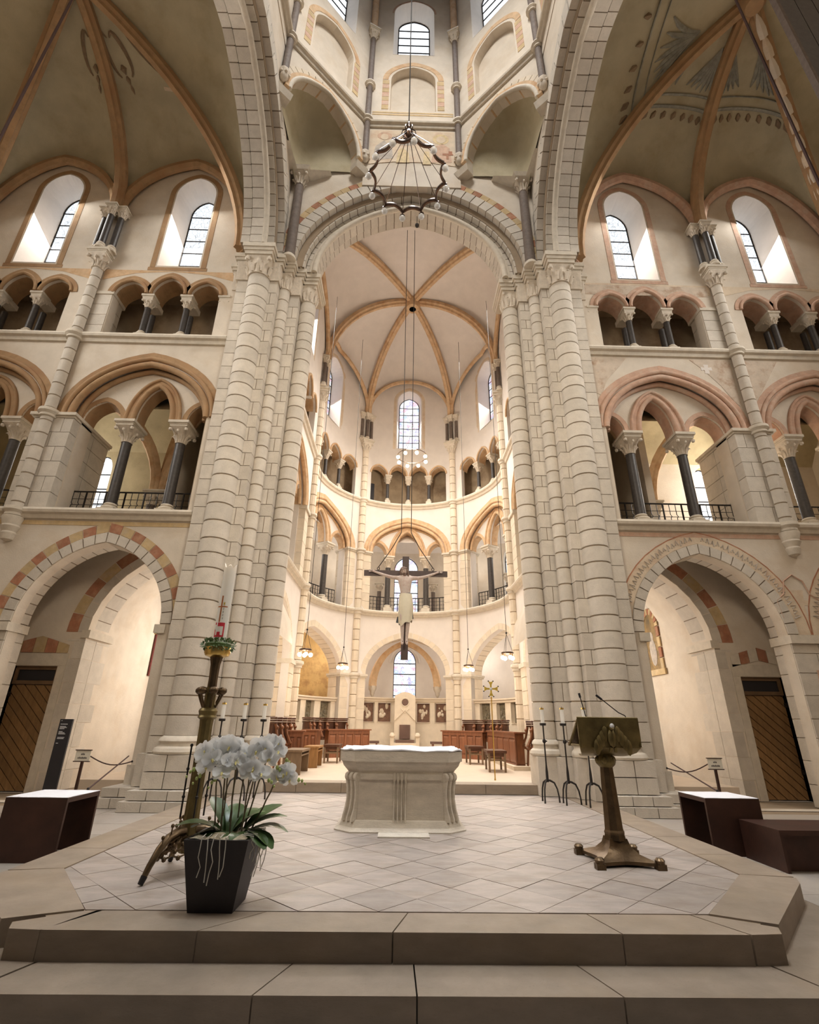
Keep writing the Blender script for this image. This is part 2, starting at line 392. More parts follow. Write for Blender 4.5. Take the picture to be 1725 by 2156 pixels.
def bell(r, w, h, wy=None, n=24, rows=6):
    """carved bell: round at the necking, square under the abacus, with leaf ripples and corner crockets"""
    wy = wy or w; m = M(); R_ = []
    R_.append([((r+.012)*cos(2*pi*j/n), (r+.012)*sin(2*pi*j/n), 0) for j in range(n)])
    for k in range(rows):
        t = k/(rows-1); row = []
        for j in range(n):
            p = 2*pi*j/n; c_, s_ = cos(p), sin(p); sq = 1/max(abs(c_)/w, abs(s_)/wy)
            rho = r*.97+(sq*.94-r*.97)*t**1.9
            rho *= 1+.15*cos(8*p)*sin(pi*min(1, t*1.15))
            row.append((rho*c_, rho*s_, .02+t*(h-.02)))
        R_.append(row)
    m.grid(R_, True, True, True)
    for sx in (-1, 1):
        for sy in (-1, 1): m.ball((sx*w*.84, sy*wy*.84, h*.80), min(w, wy)*.21, 6, 4)
    for j in range(8):
        p = pi*j/4+pi/8; q = r*1.0+(min(w, wy)-r)*.35; m.tube([(r*1.0*cos(p), r*1.0*sin(p), h*.08), (r*1.12*cos(p), r*1.12*sin(p), h*.34), ((q+.03*w/.2)*cos(p), (q+.03*w/.2)*sin(p), h*.52), ((q+.06*w/.2)*cos(p), (q+.06*w/.2)*sin(p), h*.47)], [r*.12, r*.20, r*.17, r*.06], 5)
    for sx, sy in ((1,0),(-1,0),(0,1),(0,-1)): m.ball((sx*w*.84, sy*wy*.84, h*.70), min(w, wy)*.14, 5, 3, (1,1,1.5))
    return m
def abacus(w, wy, h):
    m = M(); m.box(-w*.92, w*.92, -wy*.92, wy*.92, 0, h*.35); m.box(-w*.97, w*.97, -wy*.97, wy*.97, h*.35, h*.55); m.box(-w-.02, w+.02, -wy-.02, wy+.02, h*.55, h)
    return m
def colbase(r, bw, bh):
    m = M(); p = bh*.55
    m.box(-bw, bw, -bw, bw, 0, p)
    prof = [(bw*.99, p), (bw*1.04, p+bh*.08), (bw*.98, p+bh*.17), (r*1.12, p+bh*.22), (r*1.10, p+bh*.28), (r*1.25, p+bh*.33), (r*1.18, p+bh*.40), (r*.99, bh)]
    return m.lathe(prof, n=16)
CACHE = {}
def cached(key, fn):
    if key not in CACHE: CACHE[key] = fn()
    return CACHE[key]
def column(label, loc, r, H, bw, bh, ch, cw, ah, shaft='slate', rz=0, group=None, wy=None, name='marble_column', cat='column', base=True, rings=()):
    wy = wy or cw; t = thing(name, label, cat, loc, rz, group)
    key = (r, H, bw, bh, ch, cw, ah, wy)
    if base: ob('base', cached(('b', r, bw, bh), lambda: mk('base', colbase(r, bw, bh), P['trim'], .6)), t)
    hs = H-bh-ch-ah
    ob('shaft', cached(('s', r, round(hs, 3), shaft), lambda: mk('shaft', M().lathe([(r*1.02, 0), (r, .1), (r*.96, hs)], n=14), P[shaft], .6)), t, (0,0,bh))
    for z in rings:
        ob('shaft_ring', cached(('r', r), lambda: mk('shaft_ring', M().lathe([(r, -.12), (r*1.35, -.09), (r*1.3, -.03), (r*1.55, .02), (r*1.5, .07), (r, .1)], n=14), P['trim'], .6)), t, (0,0,z))
    ob('capital', cached(('c', r, cw, ch, wy), lambda: mk('capital', bell(r, cw, ch, wy), P['cap'], .7)), t, (0,0,H-ch-ah))
    ob('abacus', cached(('a', cw, wy, ah), lambda: mk('abacus', abacus(cw, wy, ah), P['trim'])), t, (0,0,H-ah))
    return t
def drum(parent, cx, cy, r, z0, z1, mat, a0, a1, n=9, name='stone'):
    me = cached(('d', r, mat.name, a0, a1), lambda: mk('stone', M().lathe([(r-.022, -.475), (r, -.45), (r, .45), (r-.022, .475)], n=n, a0=a0, a1=a1), mat, .5))
    return ob(name, me, parent, (cx, cy, (z0+z1)/2), None, (1, 1, z1-z0))
def sweep(pts, prof, up=(0,0,1), closed=False):
    """profile (s,n) swept along pts; s is sideways (tangent x up), n along up"""
    m = M(); rows = []; N = len(pts); pts = [Vector(p) for p in pts]; up = Vector(up)
    for i, p in enumerate(pts):
        t = (pts[min(i+1, N-1)]-pts[max(i-1, 0)]).normalized()
        s_ = t.cross(up)
        if s_.length < 1e-6: s_ = t.orthogonal()
        s_.normalize(); n_ = s_.cross(t)
        rows.append([p+s_*a+n_*b for a, b in prof])
    return m.grid(rows, True, True, True)
RIB = lambda w, d: [(-w, .03), (-w, -d*.45), (-w*.55, -d*.62), (-w*.42, -d*.95), (w*.42, -d*.95), (w*.55, -d*.62), (w, -d*.45), (w, .03)]
def window_fill(n, f, uc, a, z0, zs, h, d, mat, bars=4, barmat='iron', frame=True):
    w = sroot('window_%d' % n)
    part('pane', panel(win_poly(uc, a, z0, zs, h), [], f, d, d, None, None, False), mat, w)
    for i in range(bars):
        z = z0+(zs-z0+h*.25)*(i+1)/(bars+.4)
        part('saddle_bar', M().tube([f(uc-a, z, d-.03), f(uc, z, d-.03), f(uc+a, z, d-.03)], .022, 4), P[barmat], w)
    if frame:
        pts = [f(u, z, d-.02) for u, z in win_poly(uc, a-.01, z0, zs, h-.01)]
        part('frame', M().tube(pts, .025, 4, True), P[barmat], w)
    return w
def splay(f, uc, a0, z0, zs0, h0, d0, a1, z1, zs1, h1, d1, step=1):
    A = win_poly(uc, a0, z0, zs0, h0); B_ = win_poly(uc, a1, z1, zs1, h1)
    m = M(); n = len(A)
    rows = []
    for k in range(3):
        t = k/2
        rows.append([f(p[0]*(1-t)+q[0]*t, p[1]*(1-t)+q[1]*t, d0+(d1-d0)*t) for p, q in zip(A, B_)])
    return m.grid(rows, True)
WN = [0]
def nwin(): WN[0] += 1; return WN[0]
TN = [0]
def trim(m, mat, smooth=.7):
    TN[0] += 1; return struct('trim_%d' % TN[0], m, mat, smooth)
STRING = [(0, -.13), (.06, -.12), (.09, -.03), (.16, 0), (.18, .06), (.15, .12), (0, .13)]
def stringcourse(f, us, z, mat='trim', prof=STRING, d=0.0):
    m = M(); m.grid([[f(u, z+dz, d-dp) for dp, dz in prof] for u in us], False)
    rows0 = [f(us[0], z+dz, d-dp) for dp, dz in prof]; rows1 = [f(us[-1], z+dz, d-dp) for dp, dz in prof]
    m.add(rows0, [tuple(range(len(rows0)))]); m.add(rows1, [tuple(range(len(rows1)))])
    return trim(m, P[mat])
def vault_cells(root, cells, boss, web, rib, ribs, phi=radians(82), nt=10, ns=8, rw=.15, rd=.26):
    """cells: wall arcs (A, apex, B) in 3D; webs rise from each wall arc to the boss"""
    B_ = Vector(boss)
    def up(Wp, t): 
        Wp = Vector(Wp); hh = (1-cos(t*phi))/(1-cos(phi)); vv = sin(t*phi)/sin(phi)
        return Vector((Wp.x+(B_.x-Wp.x)*hh, Wp.y+(B_.y-Wp.y)*hh, Wp.z+(B_.z-Wp.z)*vv))
    def wall(c, s):
        A, K, D = (Vector(q) for q in c); e = A if s < .5 else D; q = (s*2 if s < .5 else (1-s)*2)*PHI
        hh = (1-cos(q))/(1-cos(PHI)); vv = sin(q)/sin(PHI)
        return Vector((e.x+(K.x-e.x)*hh, e.y+(K.y-e.y)*hh, e.z+(K.z-e.z)*vv))
    for c in cells:
        m = M(); m.grid([[up(wall(c, i/(2*ns)), j/nt) for j in range(nt+1)] for i in range(2*ns+1)])
        part('vault_web', m, web, root, 1.0)
    for A in ribs:
        pts = [up(A, j/16) for j in range(17)]
        part('vault_rib', sweep(pts, RIB(rw, rd)), rib, root, .5)
    return up, wall
# ------------------------------------------------------------------ floor, platform, steps
def cliprect(poly, x0, x1, y0, y1):
    for ax, lim, sg in ((0, x0, 1), (0, x1, -1), (1, y0, 1), (1, y1, -1)):
        out = []
        for i, p in enumerate(poly):
            q = poly[(i+1) % len(poly)]; a, b = (p[ax]-lim)*sg, (q[ax]-lim)*sg
            if a >= 0: out.append(p)
            if a*b < 0:
                t = a/(a-b); out.append((p[0]+(q[0]-p[0])*t, p[1]+(q[1]-p[1])*t))
        poly = out
        if not poly: return []
    return poly
def slab(parent, poly, z, th, mat, gap=.004, name='tile'):
    cx = sum(p[0] for p in poly)/len(poly); cyy = sum(p[1] for p in poly)/len(poly)
    sh = []
    for x, y in poly:
        d = max(.02, hypot(x-cx, y-cyy)); k = max(0, 1-gap*1.3/d); sh.append((cx+(x-cx)*k, cyy+(y-cyy)*k))
    dz = random.uniform(-.0015, .0015)
    part(name, M().prism(sh, lambda x, y: (x, y, z-th), lambda x, y: (x, y, z+dz)), mat, parent)
floor = struct('floor', M().box(-16, 16, -8, 28, -.8, -.355), P['floor_l'])
fl2 = struct('floor_transept', M().box(-16, 16, 4.9, 26, -.355, -.18), P['mortar_l'])
for i in range(9):          # paving beside the platform
    for s in (-1, 1):
        for j in range(3):
            x0, x1 = 3.72+j*1.35, 3.72+(j+1)*1.35; off = .35*(j % 2)
            slab(fl2, [(s*x0, 3.4+i*.8+off), (s*x1, 3.4+i*.8+off), (s*x1, 4.2+i*.8+off), (s*x0, 4.2+i*.8+off)], -.17, .02, P['floor_l'], .006)
plat = sroot('floor_platform')
part('bed', M().prism([(-3.66, 11.5), (-3.66, 5.66), (-2.5, 4.40), (2.5, 4.40), (3.66, 5.66), (3.66, 11.5)], lambda x, y: (x, y, -.17), lambda x, y: (x, y, -.012)), P['mortar_l'], plat)
X1, Y0, Y1 = 3.20, 4.62, 11.42
T = .60                       # diagonal of the lozenge tiles
nt_ = 0
rows_ = int((Y1-Y0)/(T/2))+2
for j in range(-1, rows_):
    yc = Y0+j*T/2
    for i in range(-7, 8):
        xc = i*T+(T/2 if j % 2 else 0)+.08
        poly = cliprect([(xc-T/2, yc), (xc, yc-T/2), (xc+T/2, yc), (xc, yc+T/2)], -X1, X1, Y0, Y1)
        # keep clear of the cut corners
        ok = []
        if len(poly) >= 3:
            cx = sum(p[0] for p in poly)/len(poly); cyy = sum(p[1] for p in poly)/len(poly)
            area_ = abs(sum(poly[k][0]*poly[(k+1) % len(poly)][1]-poly[(k+1) % len(poly)][0]*poly[k][1] for k in range(len(poly))))/2
            for sg in (-1, 1):          # cut corners
                if len(poly) < 3: break
                out = []; g_ = lambda p: (5.70-p[1])*(3.20-(2.27 if sg > 0 else 2.39))-(3.20-sg*p[0])*(5.70-4.62)
                for k in range(len(poly)):
                    p, q = poly[k], poly[(k+1) % len(poly)]; a_, b_ = -g_(p), -g_(q)
                    if a_ >= 0: out.append(p)
                    if a_*b_ < 0: t_ = a_/(a_-b_); out.append((p[0]+(q[0]-p[0])*t_, p[1]+(q[1]-p[1])*t_))
                poly = out
            if len(poly) >= 3 and area_ > .004 and nt_ < 330:
                slab(plat, poly, 0, .02, P['floor']); nt_ += 1
def strip(parent, pts0, pts1, z, cuts, mat, th=.17):
    pass
def stepslab(parent, poly, z0, z1, mat, name='step_slab'):
    part(name, M().prism(poly, lambda x, y: (x, y, z0), lambda x, y: (x, y, z1)), mat, parent)
# border slabs: front, cut corners, sides
cuts = [-2.46, -1.42, .02-.13, 1.45, 2.33]
cuts_t = [-2.30, -1.05, .0, 1.34, 2.12]
for i in range(4):
    stepslab(plat, [(cuts[i]+.005, 4.22), (cuts[i+1]-.005, 4.22), (cuts_t[i+1]-.005, 4.60), (cuts_t[i]+.005, 4.60)], -.17, 0, P['step'])
for s in (-1, 1):
    o_ = .12 if s < 0 else 0
    stepslab(plat, [(s*(2.34+o_), 4.22), (s*(2.56+o_), 4.24), (s*(2.62+o_), 4.36), (s*(2.24+o_), 4.60), (s*(2.13+o_), 4.60)], -.17, 0, P['step'])          # notched corner block
    stepslab(plat, [(s*(2.665+o_*1.6), 4.42), (s*3.60, 5.46-o_*3), (s*3.69, 5.63-o_*3.4), (s*3.69, 5.64), (s*3.22, 5.74), (s*(2.28+o_), 4.63)], -.17, 0, P['step'])
    ys = [5.66, 6.55, 7.5, 8.6, 9.5, 10.4, 11.42]
    for i in range(6):
        stepslab(plat, [(s*3.69, ys[i]+.005), (s*3.69, ys[i+1]-.005), (s*3.22, ys[i+1]-.005), (s*3.22, ys[i]+.09 if i == 0 else ys[i]+.005)], -.17, 0, P['step'])
low = sroot('floor_lower_step')
cl = [-2.60, -2.59, -.92, .04, 1.26, 2.60]; ct = [-2.37, -2.36, -.70, .03, 1.06, 2.36]
for i in range(5):
    stepslab(low, [(cl[i]+.005, 3.80), (cl[i+1]-.005, 3.80), (ct[i+1]-.005, 4.40), (ct[i]+.005, 4.40)], -.36, -.17, P['step'])
for s in (-1, 1):
    stepslab(low, [(s*2.61, 3.80), (s*2.72, 3.83), (s*3.72, 4.9), (s*3.72, 6.0), (s*3.2, 6.0), (s*2.37, 4.42)], -.36, -.17, P['step'])
    stepslab(low, [(s*2.725, 3.80), (s*9, 3.80), (s*9, 5.2), (s*3.725, 5.2), (s*3.725, 4.89)], -.36, -.172, P['floor_l'])
# choir floor and its step
ch = sroot('floor_choir')
part('choir_paving', M().box(-6.5, 6.9, 11.48, 26, -.2, .18), P['choir_floor'], ch)
xs = [-3.0, -2.1, -1.2, -.3, .8, 1.7, 2.95]
for i in range(6): stone('step_slab', ch, xs[i], xs[i+1], 11.40, 11.9, 0.005, .186, P['step'], .004)
# lantern, choir and transept seen walls -------------------------------------------------
# ------------------------------------------------------------------ compound crossing piers
def pier(s, label):
    rnd = random.Random(11+s)
    r = thing('pier', label, 'pier'); r['kind'] = 'structure'
    ZB, ZT = 1.02, 12.72
    X = lambda x: s*x
    def bx(m, x0, x1, y0, y1, z0, z1): m.box(min(X(x0), X(x1)), max(X(x0), X(x1)), y0, y1, z0, z1)
    core = M(); e = .03
    for x0, x1, y0, y1 in ((3.72, 4.86, 10.62, 12.2), (3.21, 3.8, 11.12, 12.3), (2.98, 3.4, 11.5, 12.3), (4.8, 5.20, 11.03, 11.55)):
        bx(core, x0+e, x1-e, y0+e, y1, -.17, 13.4)
    for cx, cyy, rr in ((4.24, 10.62, .30), (3.62, 11.0, .16), (3.02, 11.52, .23)):
        core.lathe([(rr-.022, 0), (rr-.022, 13)], (X(cx), cyy, 0), 12)
    part('mortar_core', core, P['mortar_l'], r, .6)
    zs = [ZB]; k = 0
    while zs[-1] < ZT-.25:
        zs.append(zs[-1]+.30+rnd.random()*.12)
    zs[-1] = ZT
    st = P['stone']
    def sb(x0, x1, y0, y1, z0, z1, nm='stone'): stone(nm, r, X(x0), X(x1), y0, y1, z0, z1, st)
    zs = [.72]+zs
    for k in range(len(zs)-1):
        z0, z1 = zs[k], zs[k+1]
        A = lambda a0, a1: ((a0, a1) if s > 0 else (pi-a1, pi-a0))
        drum(r, X(4.24), 10.62, .30, z0, z1, st, *A(radians(150), radians(390)), n=12)
        drum(r, X(3.62), 11.0, .16, z0, z1, st, *A(radians(130), radians(345)), n=9)
        drum(r, X(3.02), 11.52, .23, z0, z1, st, *A(radians(90), radians(345)), n=10)
        if k % 2:
            c = 3.88
            sb(3.72, c, 10.62, 11.1, z0, z1); sb(c, 4.02, 10.62, 11.0, z0, z1)
            sb(3.21, 3.36, 11.12, 11.6, z0, z1); sb(3.36, 3.52, 11.12, 11.5, z0, z1)
        else:
            sb(3.72, 4.02, 10.62, 11.1, z0, z1); sb(3.21, 3.52, 11.12, 11.6, z0, z1)
        sb(4.44, 4.86, 10.62, 11.0, z0, z1)
        sb(3.0, 3.215, 11.46, 11.9, z0, z1)
    # outer jamb beside the aisle arch, a slim edge roll before it
    zo = [-.17]; 
    while zo[-1] < 13.2: zo.append(zo[-1]+.36+rnd.random()*.12)
    for k in range(len(zo)-1): sb(4.90, 5.235 if zo[k] < 3.2 else 5.10, 11.02, 11.57 if zo[k] < 3.2 else 11.3, zo[k], zo[k+1], 'jamb_stone')
    part('edge_roll', M().lathe([(.045, .5), (.045, 13)], (X(4.88), 10.94, 0), 8), P['trim'], r, .9)
    # bases
    for cx, cyy, rr in ((4.24, 10.62, .30), (3.62, 11.0, .16), (3.02, 11.52, .23)):
        b = M(); b.lathe([(rr*1.42, 0), (rr*1.5, .04), (rr*1.42, .10), (rr*1.18, .14), (rr*1.14, .18), (rr*1.28, .22), (rr*1.2, .27), (rr, .31)], (X(cx), cyy, ZB-.30), 16)
        part('shaft_base', b, P['trim'], r, .6)
    def plinth(x0, x1, y0, y1, z0, z1, nx):
        for i in range(nx): sb(x0+(x1-x0)*i/nx, x0+(x1-x0)*(i+1)/nx, y0, y1, z0, z1, 'plinth_stone')
    for z0, z1 in ((.16, .44), (.44, .72)):
        plinth(3.86, 4.66, 10.20, 11.0, z0, z1, 2)
    plinth(3.60, 3.86, 10.56, 11.1, .0, .72, 1); plinth(4.66, 4.98, 10.56, 11.1, .16, .72, 1)
    plinth(3.40, 3.78, 10.82, 11.4, .0, .72, 1); plinth(3.12, 3.45, 11.06, 11.6, .0, .72, 1); plinth(2.74, 3.22, 11.22, 11.9, .0, .72, 1)
    plinth(4.98, 5.32, 10.96, 11.6, .02, .5, 1); 
    for z0, z1, g in ((-.17, .0, .16), (.0, .16, .08)):
        plinth(3.80-g, 4.72+g, 10.12-g, 11.0, z0, z1, 3)
        plinth(4.72+g, 5.36+g, 10.52-g, 11.3, z0, z1, 2)
    # capitals and stepped abacus
    for cx, cyy, rr, w in ((4.24, 10.58, .30, .36), (3.60, 10.99, .16, .18), (3.02, 11.50, .22, .25)):
        part('capital', bell(rr, w, .62, n=24), P['cap'], r, .7, loc=(X(cx), cyy, 12.70))
    for x0, x1, y0, y1 in ((3.69, 4.0, 10.60, 11.1), (4.48, 4.90, 10.60, 11.1), (3.18, 3.46, 11.10, 11.5), (4.86, 5.12, 10.98, 11.2)):
        fr = M(); n = 7
        xa, xb = X(x0), X(x1)
        rows = []
        for k in range(5):
            t = k/4; out = .02+.07*t**2
            rows.append([(xa+(xb-xa)*j/n, y0-out-.03*sin(j*pi)*t-.025*abs(sin(j*pi*2/ n*1.5))*t, 12.72+t*.58) for j in range(n+1)])
        fr.grid(rows); bx(fr, x0, x1, y0-.02, y1, 12.72, 13.3)
        part('capital_frieze', fr, P['cap'], r, .9)
    ab = M()
    for x0, x1, y0, y1 in ((3.86, 4.62, 10.20, 11.0), (3.64, 3.9, 10.56, 11.1), (4.6, 4.94, 10.56, 11.1), (3.38, 3.8, 10.79, 11.4), (3.14, 3.5, 11.06, 11.5), (2.74, 3.25, 11.22, 12.2), (4.9, 5.16, 10.93, 11.3)):
        for g, z0, z1 in ((.0, 13.3, 13.42), (.035, 13.42, 13.52), (.07, 13.52, 13.66)):
            bx(ab, x0-g, x1+g, y0-g, y1+g, z0, z1)
    part('abacus', ab, P['trim'], r)
    return r
pier(-1, 'tall clustered ashlar pier of the chancel arch behind the orchid and paschal candle')
pier(1, 'tall clustered ashlar pier of the chancel arch behind the bronze lectern')

# ------------------------------------------------------------------ great arches of the crossing
def great_arch(root, f, a, h, painted):
    Z = 13.66
    RY = [P['red'], P['yellow']]
    n = 17
    voussoirs(root, f, 0, Z, a, h, .98, 1.20, -.02, .12, 21, painted or P['stone'], gap=.006, name='painted_stone' if painted else 'voussoir', q0=.02)
    voussoirs(root, f, 0, Z, a, h, .60, .98, -.03, .34, n, P['stone'], name='voussoir')
    ring(root, f, 0, Z, a, h, .40, .60, .16, .6, P['mortar_l'], 'hollow')
    voussoirs(root, f, 0, Z, a, h, .34, .52, .18, .36, n, P['stone'], name='roll_stone')
    roll(root, f, 0, Z, a, h, .48, .26, .085, P['trim'])
    voussoirs(root, f, 0, Z, a, h, .0, .34, .36, .74, n, P['stone'], name='voussoir')
    roll(root, f, 0, Z, a, h, .08, .36, .09, P['trim']); roll(root, f, 0, Z, a, h, .20, .40, .06, P['trim'])
    voussoirs(root, f, 0, Z, a, h, .03, .5, .76, 1.0, n, P['stone'], name='voussoir')
FE = lambda u, z, d: (u, 10.75+d, z)
a1 = sroot('wall_chancel_arch')
great_arch(a1, FE, 2.78, 2.85, [P['yellow'], P['red'], P['yellow'], P['yellow'], P['red']])
for s, nm in ((-1, 'left'), (1, 'right')):
    FS = (lambda s: lambda u, z, d: (s*(3.78+d), 6.9+u, z))(s)
    ar = sroot('wall_crossing_arch_'+nm)
    great_arch(ar, FS, 3.22, 3.35, None)
    part('wall_plaster', panel([(-4.4, 13.66), (-4.4, 30), (4.4, 30), (4.4, 13.66)]+shift(arch(3.22, 3.35, 1.0, 8), 0, 13.66)[::-1], [], FS, .03, .6), P['plaster_wall'], ar)
part('wall_plaster', panel([(-3.85, 13.66), (-3.85, 18.6), (3.85, 18.6), (3.85, 13.66)]+shift(arch(2.78, 2.85, 1.0, 8), 0, 13.66)[::-1], [], FE, .0, .5), P['plaster_wall'], a1)

# ------------------------------------------------------------------ lantern over the crossing
LB, LA, LY = 1.57, 3.79, 6.9       # half side, apothem, centre y (octagon)
lan = sroot('wall_lantern')
FEu = lambda u, z, d: (u, LY+LA+d, z)
def oct_face(k):
    a = k*pi/4
    return lambda u, z, d: (u*cos(a)+(LA+d)*sin(a), LY-u*sin(a)+(LA+d)*cos(a), z)
for k in (-2, -1, 0, 1, 2):
    f = oct_face(k); z0 = 18.4 if k in (-1, 0, 1) else 19.6
    wpoly = win_poly(0, .78, 24.3, 27.2, .85); niche = win_poly(0, .80, 20.9, 22.7, .80)
    holes = [wpoly, niche]
    ol = [(-LB, z0 if k != 0 else 17.0), (-LB, 31), (LB, 31), (LB, z0 if k != 0 else 17.0)]
    if k in (-1, 1):
        ol = [(-LB, 17.6), (-LB, 31), (LB, 31), (LB, 17.6)]+shift([(-1.30, -.35)]+arch(1.30, 1.55, 0, 8)+[(1.30, -.35)], 0, 17.95)[::-1]
    part('drum_wall', panel(ol, holes, f, 0, .45), P['plaster_wall'], lan)
    part('niche_back', panel(win_poly(0, .85, 20.8, 22.7, .85), [], f, .28, .3), P['plaster_wall'], lan)
    # painted quoin frame of the blind niche
    for sgn in (-1, 1):
        for i in range(7):
            z = 20.95+i*.245
            x0, x1 = sgn*.86, sgn*1.10
            m = M().hexa([f(x0, z, -.012), f(x1, z, -.012), f(x1, z, .02), f(x0, z, .02), f(x0, z+.23, -.012), f(x1, z+.23, -.012), f(x1, z+.23, .02), f(x0, z+.23, .02)])
            part('painted_stone', m, P['rose'] if i % 2 else P['yellow'], lan)
    ring(lan, f, 0, 22.7, .80, .80, .10, .30, -.012, .02, P['ochre_l'], 'painted_arch')
    part('window_reveal', splay(f, 0, .78, 24.3, 27.2, .85, -.005, .62, 24.6, 27.2, .65, .6), P['plaster_ch'], lan)
    w = window_fill(nwin(), f, 0, .63, 24.58, 27.2, .66, .58, P['glass_w'], 5)
    ring(lan, f, 0, 27.2, .78, .85, .02, .09, -.01, .02, P['rose'], 'painted_line')
    if k in (-1, 1):
        ring(lan, f, 0, 17.95, 1.30, 1.55, .0, .16, -.10, .4, P['ochre_l'], 'squinch_arch', 12)
        voussoirs(lan, f, 0, 17.95, 1.30, 1.55, .17, .42, -.02, .2, 10, [P['stone_ch']], name='voussoir')
        roll(lan, f, 0, 17.95, 1.30, 1.55, .0, -.06, .07, P['trim'])
        # conch of the squinch: a fan from the arch to the corner
        apex = Vector(((LA+.0)*(1 if k > 0 else -1)*.965, LY+LA*.965, 16.9)); m = M(); rows = []
        for u, z in [(-1.30, -.34)]+arch(1.30, 1.55, 0, 9)+[(1.30, -.34)]:
            p = Vector(f(u, 17.95+z, .3)); row = []
            for q in range(8):
                t = q/7; b = p.lerp(apex, t); c_ = Vector((3.72*(1 if k > 0 else -1), LY+LA-.05, b.z+.3))
                b2 = b.lerp(c_, .42*sin(pi*t)); b2.z = p.z+(apex.z-p.z)*t**1.7; row.append(b2)
            rows.append(row)
        m.grid(rows); part('squinch_conch', m, P['plaster_tr'], lan, 1.2)
        for sg in (-1, 1):      # springer corbels of the squinch
            part('springer', M().hexa([f(sg*1.22, 17.45, -.08), f(sg*1.62, 17.45, -.08), f(sg*1.62, 17.45, .2), f(sg*1.22, 17.45, .2), f(sg*1.2, 17.66, -.16), f(sg*1.72, 17.66, -.16), f(sg*1.72, 17.66, .2), f(sg*1.2, 17.66, .2)]), P['trim'], lan)
    stringcourse(f, [-LB, LB], 20.15 if k else 20.0, d=-.0)
    if k == 0:
        m = M()
        for i in range(2):
            m.hexa([f(-1.4, 20.62+i*.12, -.01), f(1.4, 20.62+i*.12, -.01), f(1.4, 20.62+i*.12, .01), f(-1.4, 20.62+i*.12, .01), f(-1.4, 20.68+i*.12, -.01), f(1.4, 20.68+i*.12, -.01), f(1.4, 20.68+i*.12, .01), f(-1.4, 20.68+i*.12, .01)])
        part('painted_band', m, P['yellow'], lan)
for k in (-1.5, -.5, .5, 1.5):        # corner colonnettes of the lantern
    a = k*pi/4; R_ = LA/cos(pi/8)-.10
    x, y = R_*sin(a), LY+R_*cos(a)
    nm = {-1.5: 'dark lantern colonnette above the arch on the orchid side', -.5: 'dark lantern colonnette on the orchid side of the blind niche', .5: 'dark lantern colonnette on the lectern side of the blind niche', 1.5: 'dark lantern colonnette above the arch on the lectern side'}[k]
    zb = 18.1
    t = thing('lantern_colonnette', nm, 'column', (x, y, zb), -a, 'lantern colonnettes'); t['kind'] = 'structure'
    part('shaft', M().lathe([(.10, .28), (.10, 6.9)], n=12), P['shaft'], t, .8)
    for z in (2.0, 4.0): part('shaft_ring', M().lathe([(.10, z-.12), (.15, z-.1), (.14, z-.04), (.20, z+.02), (.19, z+.08), (.1, z+.1)], n=12), P['trim'], t, .6)
    m = M().lathe([(.02, -.12), (.10, -.06), (.13, .05), (.12, .12), (.17, .2), (.16, .28)], n=10)
    for q in range(6): m.ball((.14*cos(q*1.05), .14*sin(q*1.05), .12), .05, 5, 3)
    part('corbel', m, P['cap'], t, .7)
    part('capital', bell(.10, .19, .40), P['cap'], t, .7, loc=(0, 0, 6.9)); part('abacus', abacus(.2, .2, .16), P['trim'], t, loc=(0, 0, 7.3))
    part('upper_shaft', M().lathe([(.13, 7.46), (.13, 13)], n=10), P['ochre_l'], t, .8)
for s, side in ((-1, 'orchid side'), (1, 'lectern side')):   # corner shafts under the squinches
    t = thing('corner_shaft', 'tall dark corner shaft beside the chancel arch on the '+side, 'column', (s*3.52, 10.66, 13.66), 0, 'dark corner shafts'); t['kind'] = 'structure'
    part('shaft', M().lathe([(.15, 0), (.13, 3.15)], n=14), P['shaft'], t, .8)
    part('base', M().lathe([(.15, -.06), (.2, -.04), (.2, .03), (.16, .1)], n=12), P['trim'], t, .6)
    part('capital', bell(.13, .27, .42), P['cap'], t, .7, loc=(0, 0, 3.1))
    m = M(); m.hexa([(-.28, -.3, 3.52), (.28, -.3, 3.52), (.28, .3, 3.52), (-.28, .3, 3.52), (-.34, -.36, 3.64), (.34, -.36, 3.64), (.34, .3, 3.64), (-.34, .3, 3.64)])
    part('abacus', m, P['trim'], t)
    m = M()
    m.hexa([(-s*.30, -.05, 3.5), (-s*.15, -.3, 3.5), (-s*.1, .2, 3.5), (-s*.30, .2, 3.5), (-s*.95, .05, 3.80), (-s*.92, -.08, 3.80), (-s*.9, .2, 3.80), (-s*.95, .2, 3.80)])
    m.hexa([(s*.05, -.30, 3.5), (s*.3, -.30, 3.5), (s*.3, -.15, 3.5), (s*.05, -.15, 3.5), (s*.20, -.95, 3.80), (s*.33, -.95, 3.80), (s*.33, -.9, 3.80), (s*.2, -.9, 3.80)])
    part('corbel_arm', m, P['trim'], t)
# wall painting above the chancel arch: two haloed figures and a cross
fr = sroot('wall_fresco')
def disc(cx, cz, rx, rz, n=18, a0=0): return [(cx+rx*cos(2*pi*i/n), cz+rz*sin(2*pi*i/n)) for i in range(n)]
FRL = lambda u, z, d: (u, 10.672-d, z)
part('ground', panel([(-1.42, 18.0), (-1.42, 19.75), (1.42, 19.75), (1.42, 18.0), (.6, 18.15), (-.6, 18.15)], [], FRL, .0, -.05), P['fresco'], fr)
def flat(name, poly, mat, d): part(name, panel(poly, [], FRL, d, 0), mat, fr)
flat('halo', disc(.95, 19.35, .27, .27), P['fresco_y'], .004); flat('head', disc(.95, 19.33, .15, .18), P['fresco'], .008)
flat('halo', disc(-.93, 19.45, .25, .2), P['fresco_r'], .004); flat('head', disc(-.93, 19.40, .13, .16), P['fresco'], .008)
flat('robe', [(.62, 18.15), (.72, 18.95), (1.0, 19.12), (1.24, 18.9), (1.3, 18.2)], P['fresco_r'], .004)
